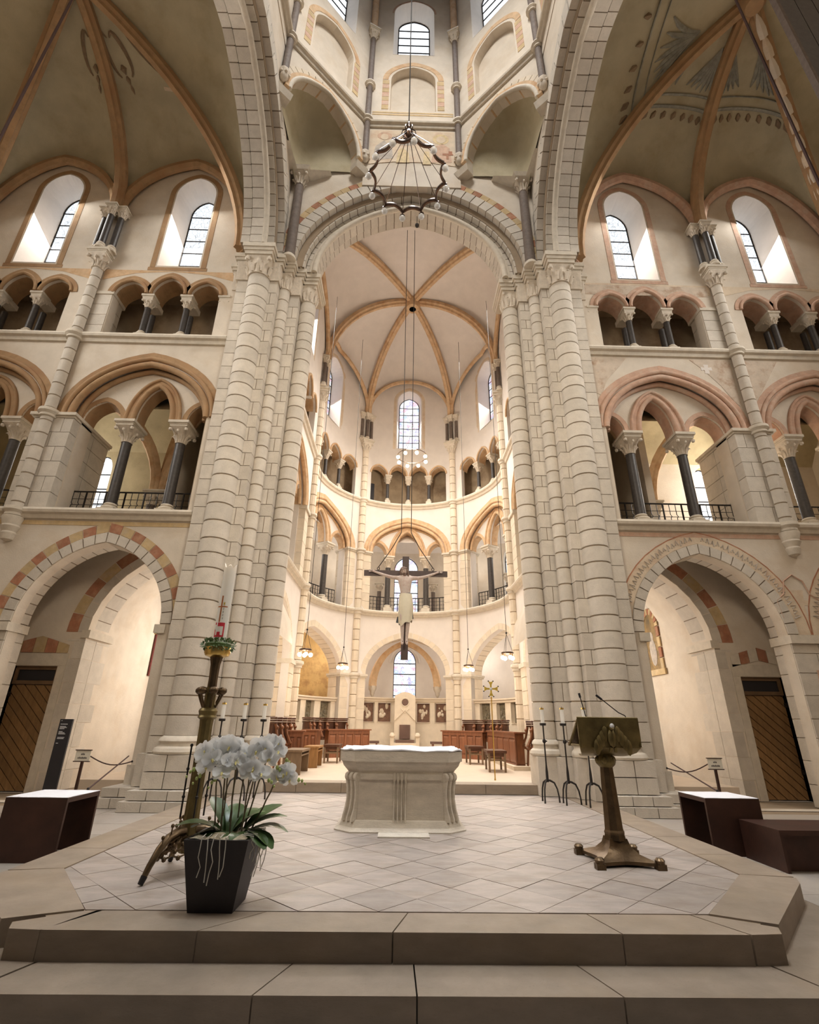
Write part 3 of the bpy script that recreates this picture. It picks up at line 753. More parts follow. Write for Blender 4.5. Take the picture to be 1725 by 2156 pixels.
flat('robe', [(-1.3, 18.2), (-1.22, 18.9), (-.95, 19.2), (-.68, 18.9), (-.62, 18.3)], P['fresco_g'], .004)
flat('robe', [(-.52, 18.10), (-.46, 18.75), (-.30, 18.85), (-.12, 18.6), (-.08, 18.12)], P['fresco_y'], .006)
flat('robe', [(.34, 18.05), (.40, 18.7), (.55, 18.7), (.62, 18.05)], P['fresco_y'], .006)
flat('wing', [(-.42, 19.0), (-.1, 19.25), (.24, 19.45), (.2, 19.15), (-.05, 18.98)], P['fresco_g'], .006)
flat('cross_mark', [(1.0, 18.62), (1.2, 18.62), (1.2, 18.74), (1.32, 18.74), (1.32, 18.62), (1.36, 18.56), (1.2, 18.52), (1.2, 18.34), (1.12, 18.34), (1.12, 18.52), (1.0, 18.54)], P['red'], .010)
# ------------------------------------------------------------------ transept east walls
def gallery(root, f, uc, a, h, zs, ops, ring_mat, mid, zb=5.80, u0=None, u1=None, tymp='plaster_wall', n=11, inner=(.25, .7)):
    d0, d1 = inner
    ol = [(uc-a-.1, zb)]+shift(arch(a+.1, h+.1, 0, 10), uc, zs)+[(uc+a+.1, zb)]
    part('tympanum', panel(ol, [arcade(ops, zb-.05)], f, d0, d1, .5), P[tymp], root)
    roll(root, f, uc, zs, a, h, -.03, .02, .085, P[ring_mat]); roll(root, f, uc, zs, a, h, .13, -.02, .06, P[ring_mat])
    ring(root, f, uc, zs, a, h, .17, .34, -.015, .02, P[ring_mat], 'painted_band'); roll(root, f, uc, zs, a, h, -.12, .2, .07, P[ring_mat])
    for i, (c, aa, hh, z) in enumerate(ops):
        if i == mid:
            roll(root, f, c, z, aa, hh, .04, d0-.02, .07, P[ring_mat]); ring(root, f, c, z, aa, hh, .1, .28, d0-.03, d0+.02, P[ring_mat], 'painted_band')
            roll(root, f, c, z, aa, hh, .24, d0-.03, .045, P[ring_mat]); ring(root, f, c, z, aa, hh, -.01, .02, d0+.1, d1+.02, P[ring_mat], 'soffit_band')
        else:
            ring(root, f, c, z, aa, hh, 0, .13, d0-.015, d0+.02, P[ring_mat], 'painted_band'); ring(root, f, c, z, aa, hh, -.012, .02, d0+.05, d1+.02, P[ring_mat], 'soffit_band')
def railing(name, label, pts, h=.78, group=None):
    t = thing(name, label, 'railing', (0,0,0), 0, group); pts = [Vector(p) for p in pts]
    part('top_rail', M().tube([p+Vector((0,0,h)) for p in pts], .022, 5), P['iron'], t)
    part('bottom_rail', M().tube([p+Vector((0,0,.10)) for p in pts], .014, 4), P['iron'], t)
    tot = sum((pts[i+1]-pts[i]).length for i in range(len(pts)-1)); n = max(2, int(tot/.16)); m = M()
    def at(q):
        d = q*tot
        for i in range(len(pts)-1):
            L = (pts[i+1]-pts[i]).length
            if d <= L or i == len(pts)-2: return pts[i]+(pts[i+1]-pts[i])*(d/L)
            d -= L
    for z in (.26, .42, .58): m.tube([p+Vector((0,0,z)) for p in pts], .008, 4)
    part('wires', m, P['iron'], t)
    for i in range(n+1):
        p = at(i/n)
        if i % 3 == 0: part('post', M().tube([p, p+Vector((0,0,h))], .022, 5), P['iron'], t)
        else: part('baluster', M().tube([p+Vector((0,0,.1)), p+Vector((0,0,h*.5)), p+Vector((.03,0,h*.56)), p+Vector((0,0,h*.62)), p+Vector((0,0,h))], .011, 4), P['iron'], t)
    return t
def transept(s):
    side = 'lectern' if s > 0 else 'orchid'
    nm = 'right' if s > 0 else 'left'
    rm = 'rose' if s > 0 else 'ochre'
    f = lambda u, z, d: (s*u, 11+d, z)
    w = sroot('wall_'+nm)
    holes = []
    UW = 13.4
    for b, off in ((0, 0), (1, 4.25)):
        pc = 6.83+off
        holes.append([(pc-1.58, -.3)]+shift(arch(1.58, 1.82, 0, 8), pc, 3.2)+[(pc+1.58, -.3)])
        voussoirs(w, f, pc, 3.2, 1.58, 1.82, 0, .24, -.03, .56, 11, P['stone'])
        if s < 0: voussoirs(w, f, pc, 3.2, 1.58, 1.82, .245, .47, -.012, .05, 11, [P['red'], P['yellow']], .008, 'painted_stone')
        else:
            ring(w, f, pc, 3.2, 1.58, 1.82, .25, .52, -.008, .02, P['fresco'], 'painted_band'); ring(w, f, pc, 3.2, 1.58, 1.82, .52, .545, -.012, .02, P['red'], 'painted_line')
            m = M()
            for sg in (-1, 1):
                for i in range(24):
                    q = .12+.86*i/24
                    x0, z0 = apt(1.58, 1.82, q, .29+.03*(i % 3)); x1, z1 = apt(1.58, 1.82, q+.012, .45-.03*(i % 2)); x2, z2 = apt(1.58, 1.82, q+.022, .33)
                    m.tube([f(pc+sg*x0, 3.2+z0, -.01), f(pc+sg*x1, 3.2+z1, -.01), f(pc+sg*x2, 3.2+z2, -.01)], .016, 3)
            part('painted_scroll', m, P['fresco_g'], w)
        ops = [(5.42+off, .32, .52, 8.42), (6.62+off, .46, 1.05, 8.42), (7.92+off, .48, .58, 8.42)]
        holes.append([(6.87-1.74+off, 5.80)]+shift(arch(1.74, 1.66, 0, 9), 6.87+off, 8.42)+[(6.87+1.74+off, 5.80)])
        gallery(w, f, 6.87+off, 1.74, 1.66, 8.42, ops, rm, 1)
        tops = [(5.86+off, .42, .46, 12.52), (6.92+off, .46, .62, 12.52), (8.0+off, .44, .46, 12.52)]
        holes.append(arcade(tops, 10.98))
        for c, a, h, z in tops:
            roll(w, f, c, z, a, h, .03, -.02, .05, P[rm]); ring(w, f, c, z, a, h, .06, .2, -.02, .02, P[rm], 'painted_band'); ring(w, f, c, z, a, h, -.01, .02, .1, .62, P[rm], 'soffit_band')
        wc = 6.84+(4.2 if b else 0)
        holes.append(win_poly(wc, .62, 13.62, 16.72, .78))
        part('window_reveal', splay(f, wc, .62, 13.62, 16.72, .78, -.004, .46, 14.55, 16.75, .70, .85), P['plaster_ch'], w)
        window_fill(nwin(), f, wc, .47, 14.52, 16.75, .71, .82, P['glass'], 4)
        ring(w, f, wc, 16.72, .62, .78, .05, .20, -.01, .02, P[rm], 'painted_band')
        for sg in (-1, 1): part('painted_border', M().box(*sorted((s*(wc+sg*.67), s*(wc+sg*.82))), 10.99, 11.02, 13.55, 16.72), P[rm], w)
        part('painted_border', M().box(*sorted((s*(wc-.86), s*(wc+.86))), 10.99, 11.02, 13.44, 13.56), P[rm], w)
        # string between triforium arches and sill painted
        part('painted_frieze', panel([(4.95+off, 13.02), (4.95+off, 13.42), (8.9+off, 13.42), (8.9+off, 13.02), (8.0+off, 13.30), (6.92+off, 13.40), (5.86+off, 13.30)], [], f, -.006, .02), P['fresco' if s > 0 else 'ochre_l'], w)
        # wall rib above the window
        A, K, D = (4.92+off, 14.1 if not b else 15.75), (6.96+off, 18.05), (8.98+off, 15.75 if not b else 14.1)
        pts = []
        for i in range(25):
            t = i/24; e = A if t < .5 else D; q = (t*2 if t < .5 else 2-2*t)*PHI
            pts.append(f(e[0]+(K[0]-e[0])*(1-cos(q))/(1-cos(PHI)), e[1]+(K[1]-e[1])*sin(q)/sin(PHI)-.05, -.12))
        part('wall_rib', sweep(pts, [(-.13, .1), (-.13, -.02), (-.05, -.13), (.05, -.13), (.13, -.02), (.13, .1)]), P[rm], w, .5)
    part('wall_face', panel([(4.85, -.17), (4.85, 18.3), (UW, 18.3), (UW, -.17)], holes, f, 0, .3), P['plaster_wall'], w)
    part('wall_core', panel([(8.45, -.17), (8.45, 5.7), (9.50, 5.7), (9.50, -.17)], [], f, .3, .54), P['plaster_wall'], w)
    # imposts of the aisle arches
    for u0, u1 in ((8.38, 9.6), (4.98, 5.3)):
        part('impost', M().box(*sorted((s*u0, s*u1)), 10.9 if u0 > 6 else 10.93, 11.57, 3.0, 3.18), P['trim'], w) if u0 > 6 else part('impost', M().box(*sorted((s*5.1, s*5.33)), 10.94, 11.6, 3.0, 3.18), P['trim'], w)
    # ashlar of the wall between the bays and gallery impost piers
    rnd = random.Random(5)
    z = -.17
    while z < 2.95:
        h = .36+rnd.random()*.1; z1 = min(3.0, z+h); c = 8.85+.25*rnd.random()
        for u0, u1 in ((8.41, c), (c, 9.5)): stone('stone', w, s*u0, s*u1, 10.965, 11.55 if u0 < 8.5 else 11.2, z, z1, P['stone'])
        z = z1
    zz = [5.83+i*.41 for i in range(7)]
    for off in (0, 4.25):
        for k in range(6):
            c = 8.66+off if k % 2 else 8.86+off
            for u0, u1 in ((8.42+off, c), (c, 9.40+off)):
                stone('stone', w, s*u0, s*u1, 10.96, 11.9 if u0 < 8.5+off else 11.3, zz[k], zz[k+1], P['stone'], .007)
            stone('stone', w, s*(8.42+off), s*(9.40+off), 11.9, 12.6, zz[k], zz[k+1], P['stone'], .007)
        m = M()
        for g, z0, z1 in ((.02, 8.29, 8.34), (.07, 8.34, 8.42)): m.box(*sorted((s*(8.42+off-g), s*(9.42+off+g))), 10.96-g, 12.62, z0, z1)
        part('impost', m, P['trim'], w)
        for k in range(4):     # pier blocks of the triforium
            stone('stone', w, s*(8.46+off), s*(8.98+off), 10.975, 11.55, 10.97+k*.37, 11.34+k*.37, P['stone'], .007)
        part('impost', M().box(*sorted((s*(8.42+off), s*(9.0+off))), 10.95, 11.6, 12.44, 12.54), P['trim'], w)
    stringcourse(f, [4.95, UW], 5.68); stringcourse(f, [4.95, UW], 10.84)
    part('painted_line', M().box(*sorted((s*4.95, s*UW)), 10.99, 11.01, 5.42, 5.52), P['yellow' if s < 0 else 'rose'], w)
    # columns
    for off, bay in ((0, 'first'), (4.25, 'second')):
        for i, u in enumerate((5.88, 7.26)):
            column('dark marble gallery column on the %s side, %s from the pier%s' % (side, ('first', 'second')[i], '' if not off else ', outer bay'), (s*(u+off), 11.48, 5.81), .125, 2.61, .20, .36, .38, .24, .16, wy=.34, group='gallery columns of the transepts')
        for i, u in enumerate((6.37, 7.47)):
            t = column('short dark triforium colonnette on the %s side, %s from the pier%s' % (side, ('first', 'second')[i], '' if not off else ', outer bay'), (s*(u+off), 11.16, 10.97), .085, 1.55, .14, .30, .26, .16, .15, wy=.16, group='triforium colonnettes of the transepts')
            for nme in ('shaft',): part('rear_shaft', M().lathe([(.085, .1), (.08, 1.15)], n=10), P['slate'], t, .8, loc=(0, .3, 0))
            part('impost', M().box(-.15, .15, .1, .48, 1.38, 1.54), P['trim'], t)
    t = column('slim dark triforium colonnette set against the pier on the %s side' % side, (s*5.30, 11.14, 10.97), .07, 1.55, .13, .30, .26, .15, .15, group='triforium respond colonnettes')
    # wall shaft between the bays
    u = 9.05
    r = thing('wall_shaft', 'pale banded wall shaft rising between the transept bays on the %s side' % side, 'shaft'); r['kind'] = 'structure'
    zs = [5.55+i*.37 for i in range(22)]
    for k in range(len(zs)-1): drum(r, s*u, 10.93, .15, zs[k], zs[k+1], P['stone'], pi, 2*pi, 7)
    part('mortar_core', M().lathe([(.13, 5.5), (.13, 13.3)], (s*u, 10.93, 0), 10), P['mortar_l'], r, .8)
    m = M().lathe([(.04, 4.98), (.12, 5.02), (.16, 5.16), (.14, 5.2), (.2, 5.32), (.18, 5.36), (.23, 5.52), (.23, 5.56)], (s*u, 10.95, 0), 12); part('corbel', m, P['trim'], r, .6)
    for z in (5.68, 8.36, 10.84): part('shaft_ring', M().lathe([(.15, z-.12), (.2, z-.1), (.19, z-.04), (.25, z+.02), (.24, z+.1), (.15, z+.13)], (s*u, 10.93, 0), 14), P['trim'], r, .6)
    part('capital', bell(.15, .27, .42), P['cap'], r, .7, loc=(s*u, 10.9, 13.28)); part('abacus', abacus(.28, .26, .2), P['trim'], r, loc=(s*u, 10.9, 13.70))
    for i, du in enumerate((-.24, 0, .24)):
        t = thing('vault_colonnette', 'dark colonnette between the clerestory windows on the %s side, %s of three' % (side, ('inner', 'middle', 'outer')[i]), 'column', (s*(u+du), 10.84 if du else 10.72, 13.9), 0, 'clerestory colonnettes'); t['kind'] = 'structure'
        part('base', M().lathe([(.15, 0), (.16, .05), (.11, .12), (.13, .17), (.10, .22)], n=10), P['trim'], t, .7)
        part('shaft', M().lathe([(.09, .2), (.085, 1.42)], n=10), P['slate'], t, .8)
        part('capital', bell(.085, .15, .28), P['cap'], t, .7, loc=(0, 0, 1.4)); part('abacus', abacus(.16, .16, .1), P['trim'], t, loc=(0, 0, 1.68))
    # behind the triforium: a shallow passage
    b = sroot('wall_triforium_'+nm)
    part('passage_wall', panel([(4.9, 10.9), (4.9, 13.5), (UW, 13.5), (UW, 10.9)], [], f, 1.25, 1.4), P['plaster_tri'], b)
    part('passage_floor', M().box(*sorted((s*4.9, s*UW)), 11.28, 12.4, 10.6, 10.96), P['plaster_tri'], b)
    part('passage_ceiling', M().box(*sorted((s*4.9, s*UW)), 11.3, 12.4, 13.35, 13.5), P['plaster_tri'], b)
    part('passage_door', M().box(*sorted((s*9.6, s*10.15)), 12.2, 12.25, 10.96, 12.9), P['black'], b)
    # behind the gallery: tribune with vault, window and a pair of columns
    g = sroot('wall_gallery_'+nm)
    part('gallery_floor', M().box(*sorted((s*4.2, s*UW)), 11.3, 16, 5.5, 5.80), P['floor_l'], g)
    wp = win_poly(9.75, .42, 6.5, 8.6, .6)
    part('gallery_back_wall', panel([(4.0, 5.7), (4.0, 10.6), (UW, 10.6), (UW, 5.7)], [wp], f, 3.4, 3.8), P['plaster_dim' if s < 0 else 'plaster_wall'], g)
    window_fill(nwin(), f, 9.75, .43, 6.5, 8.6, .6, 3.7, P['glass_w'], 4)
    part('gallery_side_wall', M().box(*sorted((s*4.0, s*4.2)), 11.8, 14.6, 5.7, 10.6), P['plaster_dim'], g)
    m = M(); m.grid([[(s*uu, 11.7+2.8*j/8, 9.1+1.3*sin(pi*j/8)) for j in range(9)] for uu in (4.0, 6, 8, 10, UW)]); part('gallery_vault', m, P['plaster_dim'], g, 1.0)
    for a_, b_, k_ in (((7.0, 2.2, 7.3), (5.0, .7, 8.6), 1.2), ((7.1, 2.2, 7.3), (9.2, .9, 8.8), 1.1), ((7.0, 2.2, 7.3), (7.3, 3.4, 9.6), .3)):
        pts = []
        for i in range(13):
            q = i/12; pts.append(f(a_[0]+(b_[0]-a_[0])*(1-cos(q*pi/2)), a_[2]+(b_[2]-a_[2]+k_)*sin(q*pi/2), a_[1]+(b_[1]-a_[1])*(1-cos(q*pi/2))))
        part('gallery_rib', sweep(pts, RIB(.14, .24)), P['ochre_l'], g, .5)
    for i, u in enumerate((6.85, 7.2)):
        column('grey column standing back inside the %s side gallery, %s of the pair' % (side, ('inner', 'outer')[i]), (s*u, 13.2, 5.8), .12, 1.5, .2, .25, .3, .2, .12, shaft='shaft', group='tribune columns')
    railing('gallery_railing', 'dark iron railing across the open gallery on the %s side' % side, [f(5.15, 5.82, .72), f(8.4, 5.82, .72)], group=None)
    railing('gallery_railing', 'dark iron railing in the outer gallery bay on the %s side' % side, [f(9.4, 5.82, .72), f(12.6, 5.82, .72)])
    # aisle behind the lower arches
    a = sroot('wall_aisle_'+nm)
    f2 = lambda u, z, d: (s*u, 12.35+d, z)
    part('aisle_wall', panel([(4.95, -.17), (4.95, 5.58), (UW, 5.58), (UW, -.17)], [[(3.15, -.3)]+shift(arch(2.2, 2.2, 0, 8), 5.35, 3.2)+[(7.55, -.3)], [(8.02, -.3), (8.02, 2.42), (9.02, 2.42), (9.02, -.3)]], f2, 0, .25), P['plaster_wall'], a)
    voussoirs(a, f2, 5.35, 3.2, 2.2, 2.2, 0, .22, -.01, .9, 9, P['stone'], sides=(1,))
    voussoirs(a, f2, 5.35, 3.2, 2.2, 2.2, .225, .50, -.008, .05, 8, [P['red'], P['yellow']], .008, 'painted_stone', sides=(1,))
    # toothed quoins of the jamb and its impost
    z = -.17; k = 0
    while z < 3.05:
        h = .40+.06*(k % 3); z1 = min(3.05, z+h)
        stone('quoin', a, s*7.535, s*(7.80+.16*(k % 2)), 12.335, 12.8, z, z1, P['stone'], .007)
        stone('quoin', a, s*7.535, s*7.65, 12.8, 13.15+.25*(k % 2), z, z1, P['stone'], .007)
        z = z1; k += 1
    part('impost', M().box(*sorted((s*7.45, s*7.65)), 12.29, 13.4, 3.07, 3.25), P['trim'], a)
    # plain wall running back, round vault above
    part('ambulatory_wall', M().box(*sorted((s*7.55, s*7.8)), 12.6, 18.5, -.17, 5.5), P['plaster_wall'], a)
    part('ambulatory_end', M().box(*sorted((s*6.4, s*7.8)), 18.3, 18.6, -.17, 5.5), P['plaster_wall'], a)
    m = M(); m.grid([[(s*(5.35+2.25*cos(pi*j/10)), y, 3.3+2.1*sin(pi*j/10)) for j in range(11)] for y in (12.5, 14.5)]); part('ambulatory_vault', m, P['plaster_wall'], a, 1.0)
    # painted lintel over the door
    cols_ = [P['yellow'], P['red'], P['yellow'], P['red'], P['yellow']] if s < 0 else [P['trim'], P['red'], P['trim'], P['red'], P['trim'], P['red']]
    n = len(cols_); u0, u1 = 7.88, 9.24
    for i in range(n):
        ua, ub = u0+(u1-u0)*i/n+.006, u0+(u1-u0)*(i+1)/n-.006
        tp = lambda u: 3.10-.20*abs(u-8.56)/.68
        bt = (lambda u: 2.72) if s < 0 else (lambda u: 2.80-.16*abs(u-8.56)/.68)
        m = M(); pp = [(ua, bt(ua)), (ub, bt(ub)), (ub, tp(ub)), ((ua+ub)/2, tp((ua+ub)/2)), (ua, tp(ua))]
        m.prism(pp, lambda u, z: f2(u, z, -.02), lambda u, z: f2(u, z, .03)); part('lintel_stone', m, cols_[i], a)
    part('door_surround', M().box(*sorted((s*7.84, s*8.02)), 12.33, 12.6, -.17, 2.425), P['trim'], a); part('door_surround', M().box(*sorted((s*9.02, s*9.28)), 12.33, 12.6, -.17, 2.425), P['trim'], a)
    part('door_surround', M().box(*sorted((s*7.84, s*9.28)), 12.33, 12.6, 2.43, 2.70), P['trim'], a)
    # door of slanting planks with a small dark light over it
    d = sroot('door_%d' % (1 if s < 0 else 2))
    part('frame', M().box(*sorted((s*8.02, s*9.02)), 12.42, 12.5, 2.02, 2.10).box(*sorted((s*8.02, s*9.02)), 12.42, 12.5, 2.34, 2.42).box(*sorted((s*8.02, s*8.09)), 12.42, 12.5, 2.1, 2.34).box(*sorted((s*8.95, s*9.02)), 12.42, 12.5, 2.1, 2.34), P['frame'], d)
    part('pane', M().box(*sorted((s*8.09, s*8.95)), 12.46, 12.48, 2.1, 2.34), P['black'], d)
    for k in range(-8, 16):
        z0 = -.17+k*.215
        sl = 1.0
        poly = cliprect([(8.03, z0+(.95 if s > 0 else 0)), (9.01, z0+(0 if s > 0 else .95)), (9.01, z0+(0 if s > 0 else .95)+.192), (8.03, z0+(.95 if s > 0 else 0)+.192)], 8.03, 9.01, -.15, 2.01)
        if len(poly) >= 3: part('plank', M().prism(poly, lambda u, z: f2(u, z, .11), lambda u, z: f2(u, z, .16)), P['door'], d)
    part('backing', M().box(*sorted((s*8.03, s*9.01)), 12.50, 12.53, -.15, 2.02), P['black'], d)
    for z in (.35, 1.75): part('hinge', M().box(*sorted((s*8.99, s*9.07)), 12.38, 12.46, z, z+.1), P['iron'], d)
    # vault
    v = sroot('ceiling_'+nm)
    fv = lambda u, z, d: (s*u, 11+d, z)
    A = (s*4.95, 10.8, 14.1); Bp = (s*9.05, 10.85, 15.75); Cc = (s*13.2, 10.8, 14.1); A2 = (s*4.95, 3.0, 14.1); B2 = (s*9.05, 3.0, 15.75); C2 = (s*13.2, 3.0, 14.1)
    boss = (s*9.05, 6.94, 19.45)
    cells = [(A, (s*6.96, 10.95, 18.1), Bp), (Bp, (s*11.1, 10.95, 18.1), Cc), (A, (s*4.85, 6.94, 18.5), A2), (Cc, (s*13.4, 6.94, 18.5), C2), (A2, (s*6.96, 2.9, 18.1), B2), (B2, (s*11.1, 2.9, 18.1), C2)]
    up, wl = vault_cells(v, cells, boss, P['plaster_tr'], P['ochre'], [A, Bp, Cc, A2, B2, C2], rw=.17, rd=.28)
    part('boss', M().lathe([(.02, -.38), (.22, -.36), (.34, -.2), (.36, 0)], boss, 14), P['ochre'], v, .7)
    if s > 0:       # painted ring of the lectern side vault with a fringe of drops and sprays inside it
        for ci in (0, 1, 2):
            for rr, tt in ((.05, .60), (.035, .655)):
                pts = [up(wl(cells[ci], i/24), tt)-Vector((0, 0, .035)) for i in range(1, 24)]
                part('painted_ring', M().tube(pts, rr, 5, flat=.5), P['paint_g'], v, .9)
            for i in range(14):
                q = (i+.5)/14; p = up(wl(cells[ci], q), .575)-Vector((0, 0, .03)); p2 = up(wl(cells[ci], q), .535)-Vector((0, 0, .03))
                part('painted_drop', M().tube([p, p.lerp(p2, .5), p2], [.03, .085, .02], 5), P['paint_b'], v, .9)
            for i, q0 in enumerate((.28, .72)):
                for j in range(7):
                    q1 = q0+(j-3)*.055
                    pts = [up(wl(cells[ci], q0+(q1-q0)*k/4), .84-.17*k/4*(1-.05*abs(j-3)))-Vector((0, 0, .03)) for k in range(5)]
                    part('painted_spray', M().tube(pts, [.03, .05, .07, .06, .015], 4), P['paint_g'], v, .9)
        for i in range(13):      # overlapping leaf scales down the broad painted rib
            t0, t1 = .16+.062*i, .16+.062*i+.07
            p0, p1 = up(Cc, t0)-Vector((0, 0, .27)), up(Cc, t1)-Vector((0, 0, .27))
            part('painted_scale', M().tube([p0, p0.lerp(p1, .35), p0.lerp(p1, .7), p1], [.12, .13, .09, .02], 6, flat=.9), P['fresco'] if i % 2 else P['plaster_wall'], v, .9)
    else:           # painted scroll ornaments near the crown on the orchid side
        for ci in (0, 1):
            for q0 in (.30, .70) if ci == 0 else (.3,):
                for sg in (-1, 1):
                    pts = []
                    for k in range(12):
                        t = k/11; ang = t*4.6
                        pts.append(up(wl(cells[ci], min(.98, max(.02, q0+sg*(.02+.10*sin(ang*.62))))), .80-.10*t+.05*sin(ang))-Vector((0, 0, .03)))
                    part('painted_scroll', M().tube(pts, [.02+.035*sin(pi*k/11) for k in range(12)], 4), P['paint_b'], v, .9)
                for dt, rr in ((.70, .10), (.655, .07), (.615, .045)):
                    p = up(wl(cells[ci], q0), dt)-Vector((0, 0, .02)); p2 = up(wl(cells[ci], q0), dt-.04)-Vector((0, 0, .02))
                    part('painted_bud', M().tube([p, p.lerp(p2, .4), p2], [.02, rr, .01], 5), P['paint_b'], v, .9)
        pts = [up(wl(cells[0], .05+.9*i/20), .60)-Vector((0, 0, .02)) for i in range(10)]
        part('painted_band', M().tube(pts, .05, 4, flat=.3), P['fresco'], v, .9)
    # walls closing the transept out of view
    e = sroot('wall_transept_end_'+nm)
    part('end_wall', M().box(*sorted((s*13.4, s*13.7)), 2.7, 18.6, -.17, 19), P['plaster_wall'], e)
    part('west_wall', M().box(*sorted((s*4.9, s*13.7)), 2.6, 2.9, -.36, 19), P['plaster_wall'], e)
transept(-1); transept(1)
# ------------------------------------------------------------------ choir and apse
RA, AX, AY = 3.85, .2, 18.3
fA = lambda u, z, d: (AX+(RA+d)*sin(u/RA), AY+(RA+d)*cos(u/RA), z)
UR, UL = 2.26, 6.95               # responds along the curve
SEG = [(0, 'middle'), (-4.60, 'orchid'), (4.60, 'lectern')]
ap = sroot('wall_apse')
holes = []
def choir_bay(root, f, uc, wide, win=True, nwinm='glass_c', tri4=True):
    hs = []
    a = 1.72*wide
    hs.append([(uc-a, .0)]+shift(arch(a, 1.6, 0, 8), uc, 3.12)+[(uc+a, .0)])
    voussoirs(root, f, uc, 3.12, a, 1.6, 0, .24, -.012, .8, 11, [P['stone_ch']], bed='mortar_l', gap=.010)
    b = 1.75*wide
    hs.append([(uc-b, 5.80)]+shift(arch(b, 1.55, 0, 8), uc, 8.42)+[(uc+b, 5.80)])
    ops = [(uc-1.28*wide, .38*wide, .6, 8.42), (uc, .56*wide, 1.22, 8.42), (uc+1.28*wide, .38*wide, .6, 8.42)]
    gallery(root, f, uc, b, 1.55, 8.42, ops, 'ochre_l', 1, tymp='plaster_ch', inner=(.2, .6))
    tops = [(uc+k*.985*wide, .40*wide, .46 if abs(k) > 1 else .58, 12.48) for k in (-1.5, -.5, .5, 1.5)]
    hs.append(arcade(tops, 10.98))
    for c, aa, h, z in tops:
        roll(root, f, c, z, aa, h, .03, -.02, .045, P['ochre_l'], n=8); ring(root, f, c, z, aa, h, -.01, .02, .1, .5, P['ochre_l'], 'soffit_band', 6)
    if win:
        hs.append(win_poly(uc, .62, 14.05, 16.85, .72))
        part('window_reveal', splay(f, uc, .62, 14.05, 16.85, .72, -.004, .46, 14.3, 16.85, .58, .6), P['plaster_ch'], root)
        window_fill(nwin(), f, uc, .47, 14.28, 16.85, .6, .58, P[nwinm], 6)
        ring(root, f, uc, 16.85, .62, .72, .06, .20, -.008, .02, P['fresco'], 'painted_band', 8)
        for sg in (-1, 1): part('painted_band', panel([(uc+sg*.68, 14.0), (uc+sg*.82, 14.0), (uc+sg*.82, 16.85), (uc+sg*.68, 16.85)], [], f, -.008, .02), P['fresco'], root)
    return hs
for uc, nm in SEG: holes += choir_bay(ap, fA, uc, 1.0)
part('apse_face', panel([(-UL, .0), (-UL, 18.4), (UL, 18.4), (UL, .0)], holes, fA, 0, .25, .36), P['plaster_ch'], ap, .5)
for s, nm in ((-1, 'left'), (1, 'right')):
    fS = (lambda s: lambda u, z, d: (AX+s*(3.75+d), u, z))(s)
    w = sroot('wall_choir_'+nm)
    hs = choir_bay(w, fS, 14.7, 1.05, True)
    part('choir_face', panel([(11.6, .0), (11.6, 18.4), (17.5, 18.4), (17.5, .0)], hs, fS, 0, .25), P['plaster_ch'], w)
    stringcourse(fS, [11.6, 17.3], 5.68); stringcourse(fS, [11.6, 17.3], 10.84)
    for u0, u1 in ((12.2, 12.88), (16.52, 17.15)):
        for k in range(7): stone('stone', w, AX+s*3.70, AX+s*4.5, u0, u1, .18+k*.42, .18+(k+1)*.42, P['stone_ch'])
        for k in range(6): stone('stone', w, AX+s*3.71, AX+s*4.4, u0, u1, 5.83+k*.42, 5.83+(k+1)*.42, P['stone_ch'])
        part('impost', M().box(*sorted((AX+s*3.66, AX+s*4.5)), u0-.04, u1+.04, 3.0, 3.14), P['trim'], w); part('impost', M().box(*sorted((AX+s*3.66, AX+s*4.5)), u0-.04, u1+.04, 8.3, 8.43), P['trim'], w)
us = [-UL+2*UL*i/60 for i in range(61)]
for z in (5.68, 10.84): stringcourse(fA, us, z)
